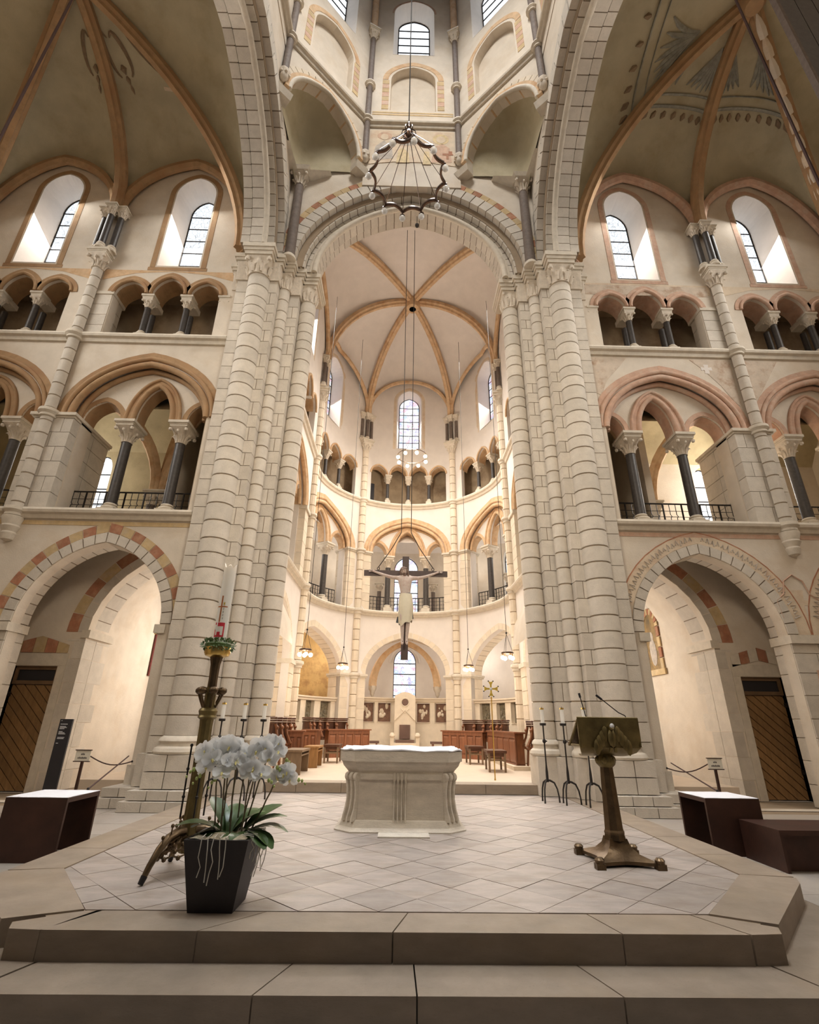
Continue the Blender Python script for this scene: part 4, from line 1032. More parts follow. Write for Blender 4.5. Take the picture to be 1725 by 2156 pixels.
# jambs, imposts
for uc, nm in SEG:
    for sg in (-1, 1):
        for k in range(7):
            u0, u1 = uc+sg*1.72, uc+sg*2.10
            m = M(); z0, z1 = .19+k*.405, .19+(k+1)*.405-.012
            a_, b_ = min(u0, u1), max(u0, u1)
            m.hexa([fA(a_, z0, -.012), fA(b_, z0, -.012), fA(b_, z0, .8), fA(a_, z0, .8), fA(a_, z1, -.012), fA(b_, z1, -.012), fA(b_, z1, .8), fA(a_, z1, .8)])
            part('stone', m, P['stone_ch'], ap)
            u0, u1 = uc+sg*1.70, uc+sg*2.10; a_, b_ = min(u0, u1), max(u0, u1); z0, z1 = 5.83+k*.355, 5.83+(k+1)*.355-.012
            m = M(); m.hexa([fA(a_, z0, -.012), fA(b_, z0, -.012), fA(b_, z0, .8), fA(a_, z0, .8), fA(a_, z1, -.012), fA(b_, z1, -.012), fA(b_, z1, .8), fA(a_, z1, .8)])
            part('stone', m, P['stone_ch'], ap)
        for zz in (3.0, 8.30):
            m = M()
            for g, z0, z1 in ((.02, 0, .06), (.06, .06, .14)):
                a_, b_ = sorted((uc+sg*(1.70-g), uc+sg*2.2))
                m.hexa([fA(a_, zz+z0, -g-.03), fA(b_, zz+z0, -g-.03), fA(b_, zz+z0, .85), fA(a_, zz+z0, .85), fA(a_, zz+z1, -g-.03), fA(b_, zz+z1, -g-.03), fA(b_, zz+z1, .85), fA(a_, zz+z1, .85)])
            part('impost', m, P['trim'], ap)
    seg = {'middle': 'behind the crucifix', 'orchid': 'in the apse bay on the orchid side', 'lectern': 'in the apse bay on the lectern side'}[nm]
    for i, du in enumerate((-.80, .80)):
        x, y, z = fA(uc+du, 5.81, .40)
        column('dark marble gallery column %s, %s of two' % (seg, ('nearer the orchid side', 'nearer the lectern side')[i]), (x, y, z), .125, 2.61, .19, .36, .36, .23, .16, rz=-(uc+du)/RA, group='apse gallery columns', wy=.3)
    for i, du in enumerate((-.985, 0, .985)):
        x, y, z = fA(uc+du, 10.97, .14)
        column('short dark triforium colonnette %s, %s of three' % (seg, ('one nearest the orchid side', 'central one', 'one nearest the lectern side')[i]), (x, y, z), .08, 1.51, .13, .32, .30, .15, .13, rz=-(uc+du)/RA, group='apse triforium colonnettes', wy=.2)
    railing('gallery_railing', 'dark iron gallery railing %s' % seg, [fA(uc-1.6+3.2*i/8, 5.82, .62) for i in range(9)], .75)
# responds with dark triple shafts above
for i, u in enumerate((-UL, -UR, UR, UL)):
    x, y, z = fA(u, 0, -.06)
    r = thing('respond', 'slim pale choir wall shaft, %s' % ('at the near edge of the apse on the orchid side', 'beside the crucifix towards the orchid side', 'beside the crucifix towards the lectern side', 'at the near edge of the apse on the lectern side')[i], 'shaft'); r['kind'] = 'structure'
    a = -u/RA
    zs = [.18+k*.43 for k in range(32)]
    for k in range(31): drum(r, x, y, .15, zs[k], zs[k+1], P['stone_ch'], 0, 2*pi, 10)
    part('mortar_core', M().lathe([(.13, .2), (.13, 13.4)], (x, y, 0), 10), P['mortar_l'], r, .8)
    for z in (3.05, 5.68, 8.36, 10.84): part('shaft_ring', M().lathe([(.15, z-.12), (.19, z-.1), (.18, z-.04), (.24, z+.02), (.23, z+.1), (.15, z+.13)], (x, y, 0), 14), P['trim'], r, .6)
    part('capital', bell(.15, .27, .42), P['cap'], r, .7, loc=(x, y, 13.45), rot=(0, 0, a)); part('abacus', abacus(.30, .26, .18), P['trim'], r, loc=(x, y, 13.87), rot=(0, 0, a))
    for j, du in enumerate((-.26, 0, .26)):
        x2, y2, _ = fA(u+du, 0, -.03 if du else -.12)
        t = thing('vault_colonnette', 'dark choir vault colonnette %s, %s of three' % (('at the near edge on the orchid side', 'in the bundle left of the stained window', 'in the bundle right of the stained window', 'at the near edge on the lectern side')[i], ('first', 'middle', 'last')[j]), 'column', (x2, y2, 14.05), a, 'choir vault colonnettes'); t['kind'] = 'structure'
        part('base', M().lathe([(.14, 0), (.15, .05), (.10, .12), (.12, .17), (.09, .2)], n=10), P['trim'], t, .7)
        part('shaft', M().lathe([(.085, .2), (.08, 1.2)], n=10), P['shaft'], t, .8)
        part('capital', bell(.08, .14, .24), P['cap'], t, .7, loc=(0, 0, 1.18)); part('abacus', abacus(.15, .15, .1), P['trim'], t, loc=(0, 0, 1.42))
# vault
v = sroot('ceiling_choir')
def rp(u, z): return fA(u, z, -.05)
FL, FR = (AX-3.55, 12.0, 15.55), (AX+3.45, 12.0, 15.55)
cells = [(rp(-UR, 15.55), rp(0, 18.1), rp(UR, 15.55)), (rp(-UL, 15.55), rp(-4.6, 18.1), rp(-UR, 15.55)), (rp(UR, 15.55), rp(4.6, 18.1), rp(UL, 15.55)),
         (FL, (AX-3.75, 14.7, 18.1), rp(-UL, 15.55)), (rp(UL, 15.55), (AX+3.75, 14.7, 18.1), FR), (FL, (AX, 11.9, 18.6), FR)]
boss = (AX+.02, 18.1, 19.75)
up, wl = vault_cells(v, cells, boss, P['plaster_ch'], P['ochre_l'], [rp(-UR, 15.55), rp(UR, 15.55), rp(-UL, 15.55), rp(UL, 15.55), FL, FR], rw=.15, rd=.25)
for c in cells[:5]:
    pts = [wl(c, i/24) for i in range(25)]; cen = Vector((AX, AY-1, 0))
    pts = [p+(Vector((cen.x-p.x, cen.y-p.y, 0)).normalized())*.08-Vector((0, 0, .04)) for p in pts]
    part('wall_rib', M().tube(pts, .10, 6), P['ochre_l'], v, .7)
m = M().lathe([(.16, -.5), (.30, -.46), (.36, -.3), (.38, -.1), (.36, .05)], boss, 14, cap=False); part('boss', m, P['ochre_l'], v, .7)
part('boss_eye', M().lathe([(.02, -.40), (.22, -.40)], boss, 14), P['black'], v)
part('vault_shell_back', panel([(-3.9, 16.4), (-3.9, 20), (3.9, 20), (3.9, 16.4)], [], lambda u, z, d: (u, 11.75+d, z), 0, .1), P['plaster_ch'], v) if False else None
# ambulatory, tribune and passage behind the arcades
am = sroot('wall_ambulatory')
lowwin = win_poly(0, .31, 2.0, 3.95, .68)
part('outer_wall', panel([(-1.3, .0), (-1.3, 5.6), (1.3, 5.6), (1.3, .0)], [lowwin], fA, 2.8, 3.1, .5), P['plaster_ch'], am)
part('outer_wall', panel([(-7.2, .0), (-7.2, 5.6), (-1.3, 5.6), (-1.3, .0)], [], fA, 2.8, 3.1, .5), P['plaster_ochre'], am)
part('outer_wall', panel([(1.3, .0), (1.3, 5.6), (7.2, 5.6), (7.2, .0)], [], fA, 2.8, 3.1, .5), P['plaster_ch'], am)
window_fill(nwin(), fA, 0, .31, 2.0, 3.95, .68, 2.95, P['glass_c'], 4)
roll(am, fA, 0, 3.95, .31, .68, .1, 2.78, .06, P['plaster_ch'])
ring(am, fA, 0, 2.75, 1.02, 1.75, 0, .22, .85, 1.15, P['ochre_l'], 'painted_rib', 12)
for sg in (-1, 1):
    x, y, z = fA(sg*1.13, 2.32, 1.0); part('corbel', M().lathe([(.03, 0), (.1, .12), (.1, .2), (.17, .32), (.18, .45)], (x, y, z), 8), P['cap'], am, .7)
def annulus(u0, u1, da, db, z0, z1, n=24):
    m = M(); rows = []
    for i in range(n+1):
        u = u0+(u1-u0)*i/n; rows.append([fA(u, z0, da), fA(u, z0, db), fA(u, z1, db), fA(u, z1, da)])
    return m.grid(rows, True, True, True)
part('ambulatory_ceiling', annulus(-7.2, 7.2, .25, 3.0, 5.3, 5.5), P['plaster_ch'], am)
part('ambulatory_ceiling', M().box(AX+3.95, AX+6.6, 12.3, 17.6, 5.3, 5.5).box(AX-6.6, AX-3.95, 12.3, 17.6, 5.3, 5.5), P['plaster_ch'], am)
part('gallery_floor', annulus(-7.2, 7.2, .2, 3.0, 5.55, 5.8), P['floor_l'], am)
tg = sroot('wall_tribune')
hs = [win_poly(u, .36, 6.2, 8.5, .7) for u in (-6.0, -3.4, 0, 3.4, 6.0)]
part('outer_wall', panel([(-7.2, 5.6), (-7.2, 10.6), (7.2, 10.6), (7.2, 5.6)], hs, fA, 2.6, 2.9, .5), P['yellow' if False else 'plaster_wall'], tg)
for u in (-6.0, -3.4, 0, 3.4, 6.0): window_fill(nwin(), fA, u, .36, 6.2, 8.5, .7, 2.8, P['glass_c' if u == 0 else 'glass_w'], 4)
m = M(); m.grid([[fA(-7.2+14.4*i/30, 9.2+1.2*sin(pi*j/8), .4+2.3*j/8) for j in range(9)] for i in range(31)]); part('tribune_vault', m, P['plaster_ch'], tg, 1.0)
part('tribune_roof', M().box(AX+3.95, AX+6.6, 12.3, 17.6, 10.4, 10.6).box(AX-6.6, AX-3.95, 12.3, 17.6, 10.4, 10.6), P['plaster_wall'], tg)
for s in (-1, 1): part('outer_wall', M().box(*sorted((AX+s*6.5, AX+s*6.7)), 12.5, 17.6, 5.5, 10.6), P['plaster_wall'], tg)
for i, u in enumerate((-.88, .88, -5.6, -3.5, 3.5, 5.6)):
    x, y, z = fA(u, 5.8, 1.9)
    column('grey column standing back in the apse gallery, %s' % ('behind the crucifix towards the orchid side', 'behind the crucifix towards the lectern side', 'outer one on the orchid side', 'inner one on the orchid side', 'inner one on the lectern side', 'outer one on the lectern side')[i], (x, y, z), .10, 1.75, .15, .25, .3, .2, .1, shaft='shaft', group='apse tribune columns')
tp_ = sroot('wall_apse_triforium')
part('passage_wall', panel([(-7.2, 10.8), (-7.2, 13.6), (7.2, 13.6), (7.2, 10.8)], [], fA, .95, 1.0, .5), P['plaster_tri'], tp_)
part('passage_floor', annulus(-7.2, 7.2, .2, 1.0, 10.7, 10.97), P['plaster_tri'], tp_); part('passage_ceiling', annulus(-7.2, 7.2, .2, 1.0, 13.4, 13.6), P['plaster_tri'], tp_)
part('passage_door', panel([(-1.72, 10.97), (-1.72, 12.35), (-1.40, 12.35), (-1.40, 10.97)], [], fA, .90, .95), P['black'], tp_)
for s in (-1, 1): part('passage_wall', M().box(*sorted((AX+s*4.6, AX+s*4.7)), 12.0, 17.5, 10.8, 13.6), P['plaster_tri'], tp_)
# stone screens with relief panels between the responds
def screen(uc, label, mat, offs, half, w_, n, z1=2.27):
    t = thing('choir_screen', label, 'screen')
    body = panel([(uc-half, .18), (uc-half, z1-.1), (uc+half, z1-.1), (uc+half, .18)], [[(uc+o-w_/2-.05, 1.33), (uc+o+w_/2+.05, 1.33), (uc+o+w_/2+.05, 2.10-.02), (uc+o-w_/2-.05, 2.10-.02)] for o in offs], fA, .22, .42, .3)
    part('stonework', body, P['stone_ch'], t)
    m = M(); m.grid([[fA(uc-half+2*half*i/14, z1+dz, .22-dp) for dp, dz in ((0, -.16), (.05, -.14), (.06, -.08), (.12, -.05), (.13, 0), (-.2, 0))] for i in range(15)]); part('cornice', m, P['stone_ch'], t)
    for o in offs:
        m = M(); a_, b_ = uc+o-w_/2-.05, uc+o+w_/2+.05
        m.tube([fA(a_, 1.33, .21), fA(b_, 1.33, .21), fA(b_, 2.08, .21), fA(a_, 2.08, .21)], .02, 4, True); part('moulding', m, P['stone_ch'], t)
        p = part('relief_panel', panel([(uc+o-w_/2-.03, 1.35), (uc+o-w_/2-.03, 2.06), (uc+o+w_/2+.03, 2.06), (uc+o+w_/2+.03, 1.35)], [], fA, .36, .40), mat, t)
        rn = random.Random(int(uc*10+o*100)); rm = M()
        for k in range(9):
            x, y, z = fA(uc+o+rn.uniform(-.34, .34)*w_, rn.uniform(1.48, 1.96), .35); rm.ball((x, y, z), rn.uniform(.03, .075), 6, 4, (1, .6, rn.uniform(.8, 2)))
        part('carving', rm, P['stone_ch'] if mat is P['relief'] else mat, p, .9)
    return t
screen(0, 'pale stone wall screen with four dark relief boards behind the bishop chair', P['relief'], [-1.52+.05, -.80, .72, 1.45], 1.72, .44, 4)
screen(-4.6, 'pale stone screen with four carved openings behind the stalls on the orchid side', P['relief_g'], [-1.25, -.42, .42, 1.25], 1.72, .42, 4, 2.2)
screen(4.6, 'pale stone screen with four carved openings behind the stalls on the lectern side', P['relief_g'], [-1.25, -.42, .42, 1.25], 1.72, .42, 4, 2.2)
# ------------------------------------------------------------------ altar and its linen
def plan(hx, hy, c): return [(-hx+c, -hy), (hx-c, -hy), (hx, -hy+c), (hx, hy-c), (hx-c, hy), (-hx+c, hy), (-hx, hy-c), (-hx, -hy+c)]
def loft(prof, hx, hy, c):
    m = M(); rows = [[(x, y, z) for x, y in plan(hx-i, hy-i, max(.02, c-i*.4))] for z, i in prof]
    return m.grid(rows, True, True, True)
al = thing('altar', 'carved pale stone block altar with cut corners standing on the platform', 'altar', (-.04, 8.22, 0))
HX, HY, CC = .84, .70, .21
part('base', loft([(0, -.03), (.015, -.03), (.05, .03), (.12, .07), (.13, .09)], HX, HY, CC), P['altar'], al, .4)
part('body', loft([(.12, .10), (.64, .12), (.66, .115), (.70, .115)], HX, HY, CC), P['altar'], al, .4)
part('mensa', loft([(.66, .115), (.685, .11), (.70, .10), (.76, .045), (.80, .03), (.815, .02), (.82, .0), (.945, 0.0), (.95, .006)], HX, HY, CC), P['altar'], al, .35)
part('frieze', M().box(-HX+.30, HX-.30, -HY+.075, -HY+.14, .60, .67), P['altar'], al)
def brace(x, y, ang, w, swell):
    """volute bracket: rolled scroll on top, rib swelling outwards below; local y is outward"""
    m = M(); R_ = Matrix.Rotation(ang, 4, 'Z'); T_ = Matrix.Translation((x, y, 0)) @ R_
    pts = [(0, .015, .58), (0, -.005, .48), (0, -.01, .36), (0, .015, .24), (0, .05, .15), (0, .055, .11)]
    rows = []
    for px, py, pz in pts:
        py *= swell
        rows.append([T_ @ Vector((a, b, pz)) for a, b in ((-w, .06), (-w, -py-.03), (-w*.5, -py-.06), (w*.5, -py-.06), (w, -py-.03), (w, .06))])
    m.grid(rows, True, True, True)
    cyl = M().lathe([(.048, -w*1.1), (.055, -w*.8), (.055, w*.8), (.048, w*1.1)], n=12)
    Rx = Matrix.Rotation(pi/2, 4, 'Y'); off = Matrix.Translation((0, -.035, .625))
    m.add([T_ @ off @ Rx @ Vector(v) for v in cyl.v], cyl.f)
    part('volute_rib', m, P['altar'], al, .6)
for i in range(4): brace(-.015+(-.075+.05*i)*1.0, -HY+.14, 0, .014, .6)
for sx in (-1, 1):
    for sy in (-1, 1):
        for k in (-1, 0, 1):
            ang = atan2(sx*1.0, -sy*-1.0) if False else (sx*radians(45) if sy < 0 else sx*radians(135))
            cx_, cy_ = sx*(HX-.21), sy*(HY-.21); d = k*.085
            brace(cx_+d*cos(ang), cy_+d*sin(ang), ang, .026, 1.0)
part('front_slab', M().box(-.28, .36, -1.0, -.72, .0, .014), P['altar'], al)
cl = thing('altar_cloth', 'white linen cloth lying flat over the stone altar top', 'altar cloth', (-.04, 8.22, .953))
m = M(); rows = []; base = plan(HX+.004, HY+.004, .20); ring_ = []
for i in range(8):
    a_, b_ = base[i], base[(i+1) % 8]; n = 8 if hypot(b_[0]-a_[0], b_[1]-a_[1]) > .5 else 4
    ring_ += [(a_[0]+(b_[0]-a_[0])*k/n, a_[1]+(b_[1]-a_[1])*k/n) for k in range(n)]
wob = [.006*sin(i*1.9)+.004*sin(i*.7) for i in range(len(ring_))]
rows = [[(x*k, y*k, .012+dz*w_) for (x, y), w_ in zip(ring_, wob)] for k, dz in ((.05, 0), (.6, .4), (.9, .9), (1.0, 1.5))]+[[(x, y, -.002+w_) for (x, y), w_ in zip(ring_, wob)]]
m.grid(rows, True, True); part('linen', m, P['white'], cl, .5)
# ------------------------------------------------------------------ bronze lectern
le = thing('lectern', 'bronze lectern with winged relief on a tapering stem and four-footed base', 'lectern', (2.22, 6.18, 0))
m = M()
R0 = [(-.30, -.31), (.30, -.31), (.30, .31), (-.30, .31)]
rows = []
for z, k, c in ((.02, 1.0, .0), (.05, 1.0, 0), (.065, .86, .25), (.10, .55, .5), (.16, .36, .7), (.22, .30, .8)):
    row = []
    for i in range(4):
        a_, b_ = R0[i], R0[(i+1) % 4]
        for j in range(4):
            t = j/4; x, y = a_[0]+(b_[0]-a_[0])*t, a_[1]+(b_[1]-a_[1])*t
            pull = 1-.28*sin(pi*t)*(1-c*.4) if j else 1.0
            row.append((x*k*pull, y*k*pull, z))
    rows.append(row)
part('base', m.grid(rows, True, True, True), P['bronze_b'], le, .5)
for x, y in R0: part('foot', M().lathe([(.045, 0), (.05, .02), (.045, .06), (.05, .08), (.03, .10)], (x, y, 0), 10).box(x-.045, x+.045, y-.045, y+.045, .0, .05), P['bronze_b'], le, .6)
part('stem', M().lathe([(.115, .2), (.105, .25), (.11, .27), (.098, .29), (.088, .5), (.078, .75), (.07, .90)], n=8), P['bronze_b'], le, .3)
kn = M().lathe([(.07, .88), (.10, .91), (.105, .95), (.08, 1.0), (.07, 1.03)], n=12)
for i in range(6): kn.ball((.085*cos(i*1.05), .085*sin(i*1.05), .95), .035, 6, 4, (1, 1, 1.3))
part('knop', kn, P['bronze'], le, .8)
# desk: front plate curling under, reading slope falling away, open triangular ends
XA, XB = -.335, .345
pl_ = [(-.20, 1.38), (-.20, 1.16), (-.18, 1.08), (-.12, 1.03), (-.02, 1.0), (.10, .985), (.20, .99)]
m = M(); rows = []
for j, (y, z) in enumerate(pl_):
    k = (1, 1, .98, .9, .78, .70, .66)[j]
    rows.append([(XA*k, y, z), (XB*k, y, z), (XB*k, y+.02, z+.012), (XA*k, y+.02, z+.012)])
part('front_plate', m.grid(rows, True, True, True), P['bronze'], le, .6)
m = M(); m.grid([[(XA, -.20, 1.385), (XB, -.20, 1.385), (XB, -.195, 1.365), (XA, -.195, 1.365)], [(XA, .19, 1.10), (XB, .19, 1.10), (XB, .18, 1.085), (XA, .18, 1.085)]], True, True, True)
part('reading_slope', m, P['bronze_b'], le)
part('book_ledge', M().box(XA, XB, .17, .215, 1.085, 1.125), P['bronze_b'], le)
for x in (XA+.01, XB-.01):
    part('side_frame', M().tube([(x, -.19, 1.36), (x, .17, 1.10), (x, .10, 1.10), (x, -.19, 1.10)], .016, 5, True), P['bronze'], le)
rl = M()
for sx in (-1, 1):
    for k in range(4): rl.ball((.02+sx*(.07+.035*k), -.215, 1.22-.045*k), .055, 7, 4, (.7, .28, 1.5))
rl.ball((.02, -.225, 1.18), .06, 8, 5, (.8, .45, 1.6)); rl.ball((.02, -.245, 1.285), .032, 8, 5); rl.tube([(.02, -.26, 1.29), (.02, -.30, 1.27)], [.016, .003], 5)
for sx in (-1, 1): rl.tube([(.02+sx*.02, -.22, 1.09), (.02+sx*.03, -.2, 1.04)], .018, 5)
part('eagle_relief', rl, P['bronze'], le, 1.0)
part('eagle_head', M().ball((.02, -.262, 1.30), .026, 8, 5, (1, 1, 1.1)), P['bulb'], le, 1.0)
for (xa, za), (xb, zb) in (((.25, 1.38), (-.0, 1.585)), ((-.20, 1.38), (-.24, 1.60))):
    m = M(); mid = ((xa*.75+xb*.25), za+.02 if xa > 0 else za+.1)
    m.tube([(xa, -.12, za), (xa-.01, -.12, za+.03), (xb*.3+xa*.7, -.11, za+(zb-za)*.3), (xb, -.10, zb)], .006, 5)
    mc = part('microphone', m, P['iron'], le, .8)
    part('capsule', M().tube([(xb+(xa-xb)*.02, -.10, zb-.005), (xb-(xa-xb)*.22, -.10, zb+(zb-za)*.20)], .013, 6), P['black'], mc, .8)
# ------------------------------------------------------------------ paschal candle stand
ps = thing('paschal_candle_stand', 'tall bronze candle stand with splayed feet behind the orchid pot', 'candle stand', (-2.06, 5.62, 0))
m = M().lathe([(.07, .16), (.09, .20), (.085, .32), (.075, .40), (.068, .7), (.066, 1.25), (.072, 1.33)], n=10); part('stem', m, P['bronze'], ps, .5)
m = M().lathe([(.05, 1.60), (.047, 1.7), (.052, 1.85), (.07, 1.93)], n=10); part('upper_stem', m, P['bronze_b'], ps, .5)
m = M().lathe([(.072, 1.31), (.098, 1.33), (.085, 1.35), (.095, 1.39), (.085, 1.41), (.06, 1.43), (.055, 1.62)], n=12); part('knop', m, P['bronze'], ps, .6)
for i in range(6):
    a = i*pi/3
    q = M().tube([(.06*cos(a), .06*sin(a), 1.42), (.10*cos(a), .10*sin(a), 1.50), (.135*cos(a), .135*sin(a), 1.58)], .013, 5)
    q.ball((.115*cos(a), .115*sin(a), 1.585), .05, 7, 5, (1, 1, .8)); part('petal', q, P['bronze_b'], ps, .9)
part('drip_pan', M().lathe([(.06, 1.92), (.12, 1.94), (.135, 1.97), (.135, 2.04), (.12, 2.04)], n=16), P['brass'], ps, .5)
for i in range(4):
    a = i*pi/2+.5; x, y = .105*cos(a), .105*sin(a)
    q = M().tube([(x, y, .45), (x, y, 1.08)], .009, 5); 
    for z in (.62, .86, 1.07): q.ball((x, y, z), .017, 6, 4)
    part('rod', q, P['iron'], ps, .9)
for i, a in enumerate((radians(246), radians(6), radians(126))):
    ca, sa = cos(a), sin(a)
    pts = [(.05*ca, .05*sa, .34), (.14*ca, .14*sa, .345), (.24*ca, .24*sa, .315), (.33*ca, .33*sa, .24), (.41*ca, .41*sa, .13), (.47*ca, .47*sa, .02)]
    ft = part('foot', M().tube(pts, [.045, .042, .038, .033, .028, .024], 7), P['bronze_b'], ps, .9)
    part('toe_cap', M().tube([(.445*ca, .445*sa, .065), (.475*ca, .475*sa, .012)], [.029, .024], 7), P['iron'], ft, .9)
    for z, r_ in ((.36, .16), (.34, .25), (.26, .34)):
        b = M().tube([(r_*ca*.9, r_*sa*.9, z-.04), (r_*ca-.03*sa, r_*sa+.03*ca, z+.06)], .007, 4); b.ball((r_*ca-.03*sa, r_*sa+.03*ca, z+.07), .018, 6, 4); part('stud', b, P['bronze_b'], ft, .9)
    # honeycomb web between the feet
    b2 = a+radians(120); hx = M()
    A_ = Vector((.17*ca, .17*sa, .30)); B2 = Vector((.17*cos(b2), .17*sin(b2), .30)); A0 = Vector((.35*ca, .35*sa, .17)); B0 = Vector((.35*cos(b2), .35*sin(b2), .17))
    def pq(u, v_): return A_.lerp(B2, u).lerp(A0.lerp(B0, u), v_)
    for r_ in range(3):
        for c_ in range(5):
            cu, cv = .12+.19*c_+(.095 if r_ % 2 else 0), .15+.35*r_
            if cu > .95: continue
            hx.tube([pq(cu+.095*cos(k*pi/3+pi/6), cv+.21*sin(k*pi/3+pi/6)) for k in range(6)], .009, 4, True)
            hx.ball(pq(cu, cv+.23), .022, 6, 4)
    part('lattice_web', hx, P['bronze_b'], ps, .9)
pc = thing('paschal_candle', 'thick white paschal candle with red cross and crest, standing on the bronze stand', 'candle', (-2.06, 5.62, 2.0))
m = M(); rows = []
for z, r in ((0, .066), (.93, .066)): rows.append([(r*cos(2*pi*j/20), r*sin(2*pi*j/20), z+(.025*sin(j*1.3)+.018*sin(j*.7) if z else 0)) for j in range(20)])
rows.append([(.05*cos(2*pi*j/20), .05*sin(2*pi*j/20), .93+.02*sin(j*1.3)) for j in range(20)]); rows.append([(.03*cos(2*pi*j/20), .03*sin(2*pi*j/20), .88) for j in range(20)])
m.grid(rows, True, True, True); part('wax', m, P['wax'], pc, .6)
part('wick', M().tube([(0, 0, .87), (.003, 0, .92)], .004, 5), P['ink'], pc)
part('flame', M().lathe([(.002, .89), (.009, .90), (.007, .92), (.001, .94)], n=8), pbr('flame', (1, .7, .3), emit=((1, .55, .2), 14)), pc, .9)
def onwax(x0, x1, z0, z1, dr=.0015):
    m = M(); n = 4; th = lambda x: -pi/2+x/.066
    m.grid([[((.066+dr)*cos(th(x0+(x1-x0)*i/n)), (.066+dr)*sin(th(x0+(x1-x0)*i/n)), z) for i in range(n+1)] for z in (z0, z1)])
    return m
P['redprint'] = pbr('red_print', (.62, .03, .05), .5); P['copper'] = pbr('copper_print', (.55, .20, .08), .4, .4)
m = onwax(-.018, -.002, .29, .58); m.ext(onwax(-.06, .055, .452, .466)); m.add([(-.009, -.075, .57), (-.015, -.068, .55), (-.003, -.068, .55)], [(0, 1, 2)]); part('cross_print', m, P['copper'], pc)
part('alpha_print', onwax(.008, .022, .485, .50).ext(onwax(.008, .013, .47, .51)).ext(onwax(.018, .024, .47, .51)), P['gold'], pc)
m = onwax(-.02, .055, .245, .285); m.ext(onwax(.04, .055, .13, .285)); m.ext(onwax(-.055, .055, .13, .15)); m.ext(onwax(-.055, -.042, .13, .21)); m.ext(onwax(-.022, .018, .15, .185)); m.ext(onwax(-.055, -.035, .262, .285)); part('crest_print', m, P['redprint'], pc)
lam = onwax(-.030, .022, .188, .222, .002); lam.ext(onwax(-.045, -.026, .21, .25, .002)); lam.ext(onwax(-.028, -.020, .155, .19, .002)); lam.ext(onwax(.014, .021, .155, .19, .002)); part('lamb_print', lam, P['wax'], pc)
for i, segs in enumerate(((1,1,0,1,1,0,1), (1,1,1,1,1,1,0), (1,1,0,1,1,0,1), (1,1,1,1,0,0,1))):   # year numerals 2 0 2 3 down the candle, as seven short strokes
    z0 = .425-.035*i; w_, h_ = .009, .02; x0 = .012; m = M(); tk = .0025
    S = [(x0, x0+w_, z0+h_-tk, z0+h_), (x0+w_-tk, x0+w_, z0+h_/2, z0+h_), (x0+w_-tk, x0+w_, z0, z0+h_/2), (x0, x0+w_, z0, z0+tk), (x0, x0+tk, z0, z0+h_/2), (x0, x0+tk, z0+h_/2, z0+h_), (x0, x0+w_, z0+h_/2-tk/2, z0+h_/2+tk/2)]
    for on, q in zip(segs, S):
        if on: m.ext(onwax(*q))
    part('numeral', m, P['ink'], pc)
wr = thing('wreath', 'small green box leaf wreath around the foot of the paschal candle', 'wreath', (-2.06, 5.62, 2.03))
rn = random.Random(3); m = M()
for i in range(420):
    a = rn.random()*2*pi; b = rn.random()*2*pi; R_ = .115+.05*cos(b)*rn.uniform(.6, 1.2); z = .02+.045*sin(b)*rn.uniform(.6, 1.2)
    p = Vector((R_*cos(a), R_*sin(a), z)); d = Vector((cos(a)*cos(b)+rn.uniform(-.7, .7), sin(a)*cos(b)+rn.uniform(-.7, .7), sin(b)+rn.uniform(-.7, .7))).normalized()
    s_ = d.orthogonal().normalized()*.009; m.add([p, p+d*.016+s_, p+d*.034, p+d*.016-s_], [(0, 1, 2, 3)])
part('foliage', m, P['box'], wr)['kind'] = 'stuff'
part('ring', M().tube([(.115*cos(2*pi*i/20), .115*sin(2*pi*i/20), .015) for i in range(20)], .03, 6, True), P['box'], wr, .9)
# ------------------------------------------------------------------ potted orchid
orc = thing('potted_orchid', 'white flowering orchid in a square tapering anthracite pot on the platform edge', 'potted plant', (-1.45, 4.72, 0), radians(-1))
HB, HT, PH = .165, .245, .47
m = M(); m.grid([[(-h, -h, z), (h, -h, z), (h, h, z), (-h, h, z)] for h, z in ((HB, 0), (HT-.002, PH-.004), (HT, PH), (HT-.018, PH), (HT-.025, PH-.05))], True, True, False)
part('pot', m, P['pot'], orc)
m = M(); rows = []
for i in range(9):
    rows.append([((i/8-.5)*.43, (j/8-.5)*.43, PH-.03+.045*rn.random()*(0.4 if i in (0, 8) or j in (0, 8) else 1)+.02) for j in range(9)])
m.grid(rows); part('moss', m, P['moss'], orc, .9)
def leafmesh(L_, w_, bend, fold):
    m = M(); rows = []
    for i in range(9):
        t = i/8; ww = 1.45*w_*(.30, .42, .58, .76, .92, 1.0, .96, .76, .22)[i]; x = L_*sin(t*bend)/bend if bend > .01 else L_*t
        z = L_*(1-cos(t*bend))/bend*-1 if bend > .01 else 0
        rows.append([(x, -ww, z+fold*ww), (x, -ww*.5, z+fold*.3*ww), (x, 0, z), (x, ww*.5, z+fold*.3*ww), (x, ww, z+fold*ww)])
    return m.grid(rows)
LV = [(200, .05, .36, .060, .9, 35), (185, .02, .30, .055, 1.3, 20), (255, .02, .24, .055, 1.7, 15), (140, .04, .34, .045, .7, 62), (120, .04, .30, .045, .9, 50), (20, .08, .36, .055, .8, 38), (45, .10, .38, .060, .6, 42), (5, .10, .34, .055, 1.0, 28),
      (-20, .10, .30, .05, 1.2, 16), (70, .04, .34, .05, .8, 45), (-60, .08, .22, .05, 1.4, 18), (160, .06, .30, .05, 1.0, 30), (225, .06, .26, .05, 1.4, 14), (30, .0, .30, .05, 1.0, 55), (-35, .13, .26, .045, 1.0, 10), (95, .0, .3, .045, .8, 58)]
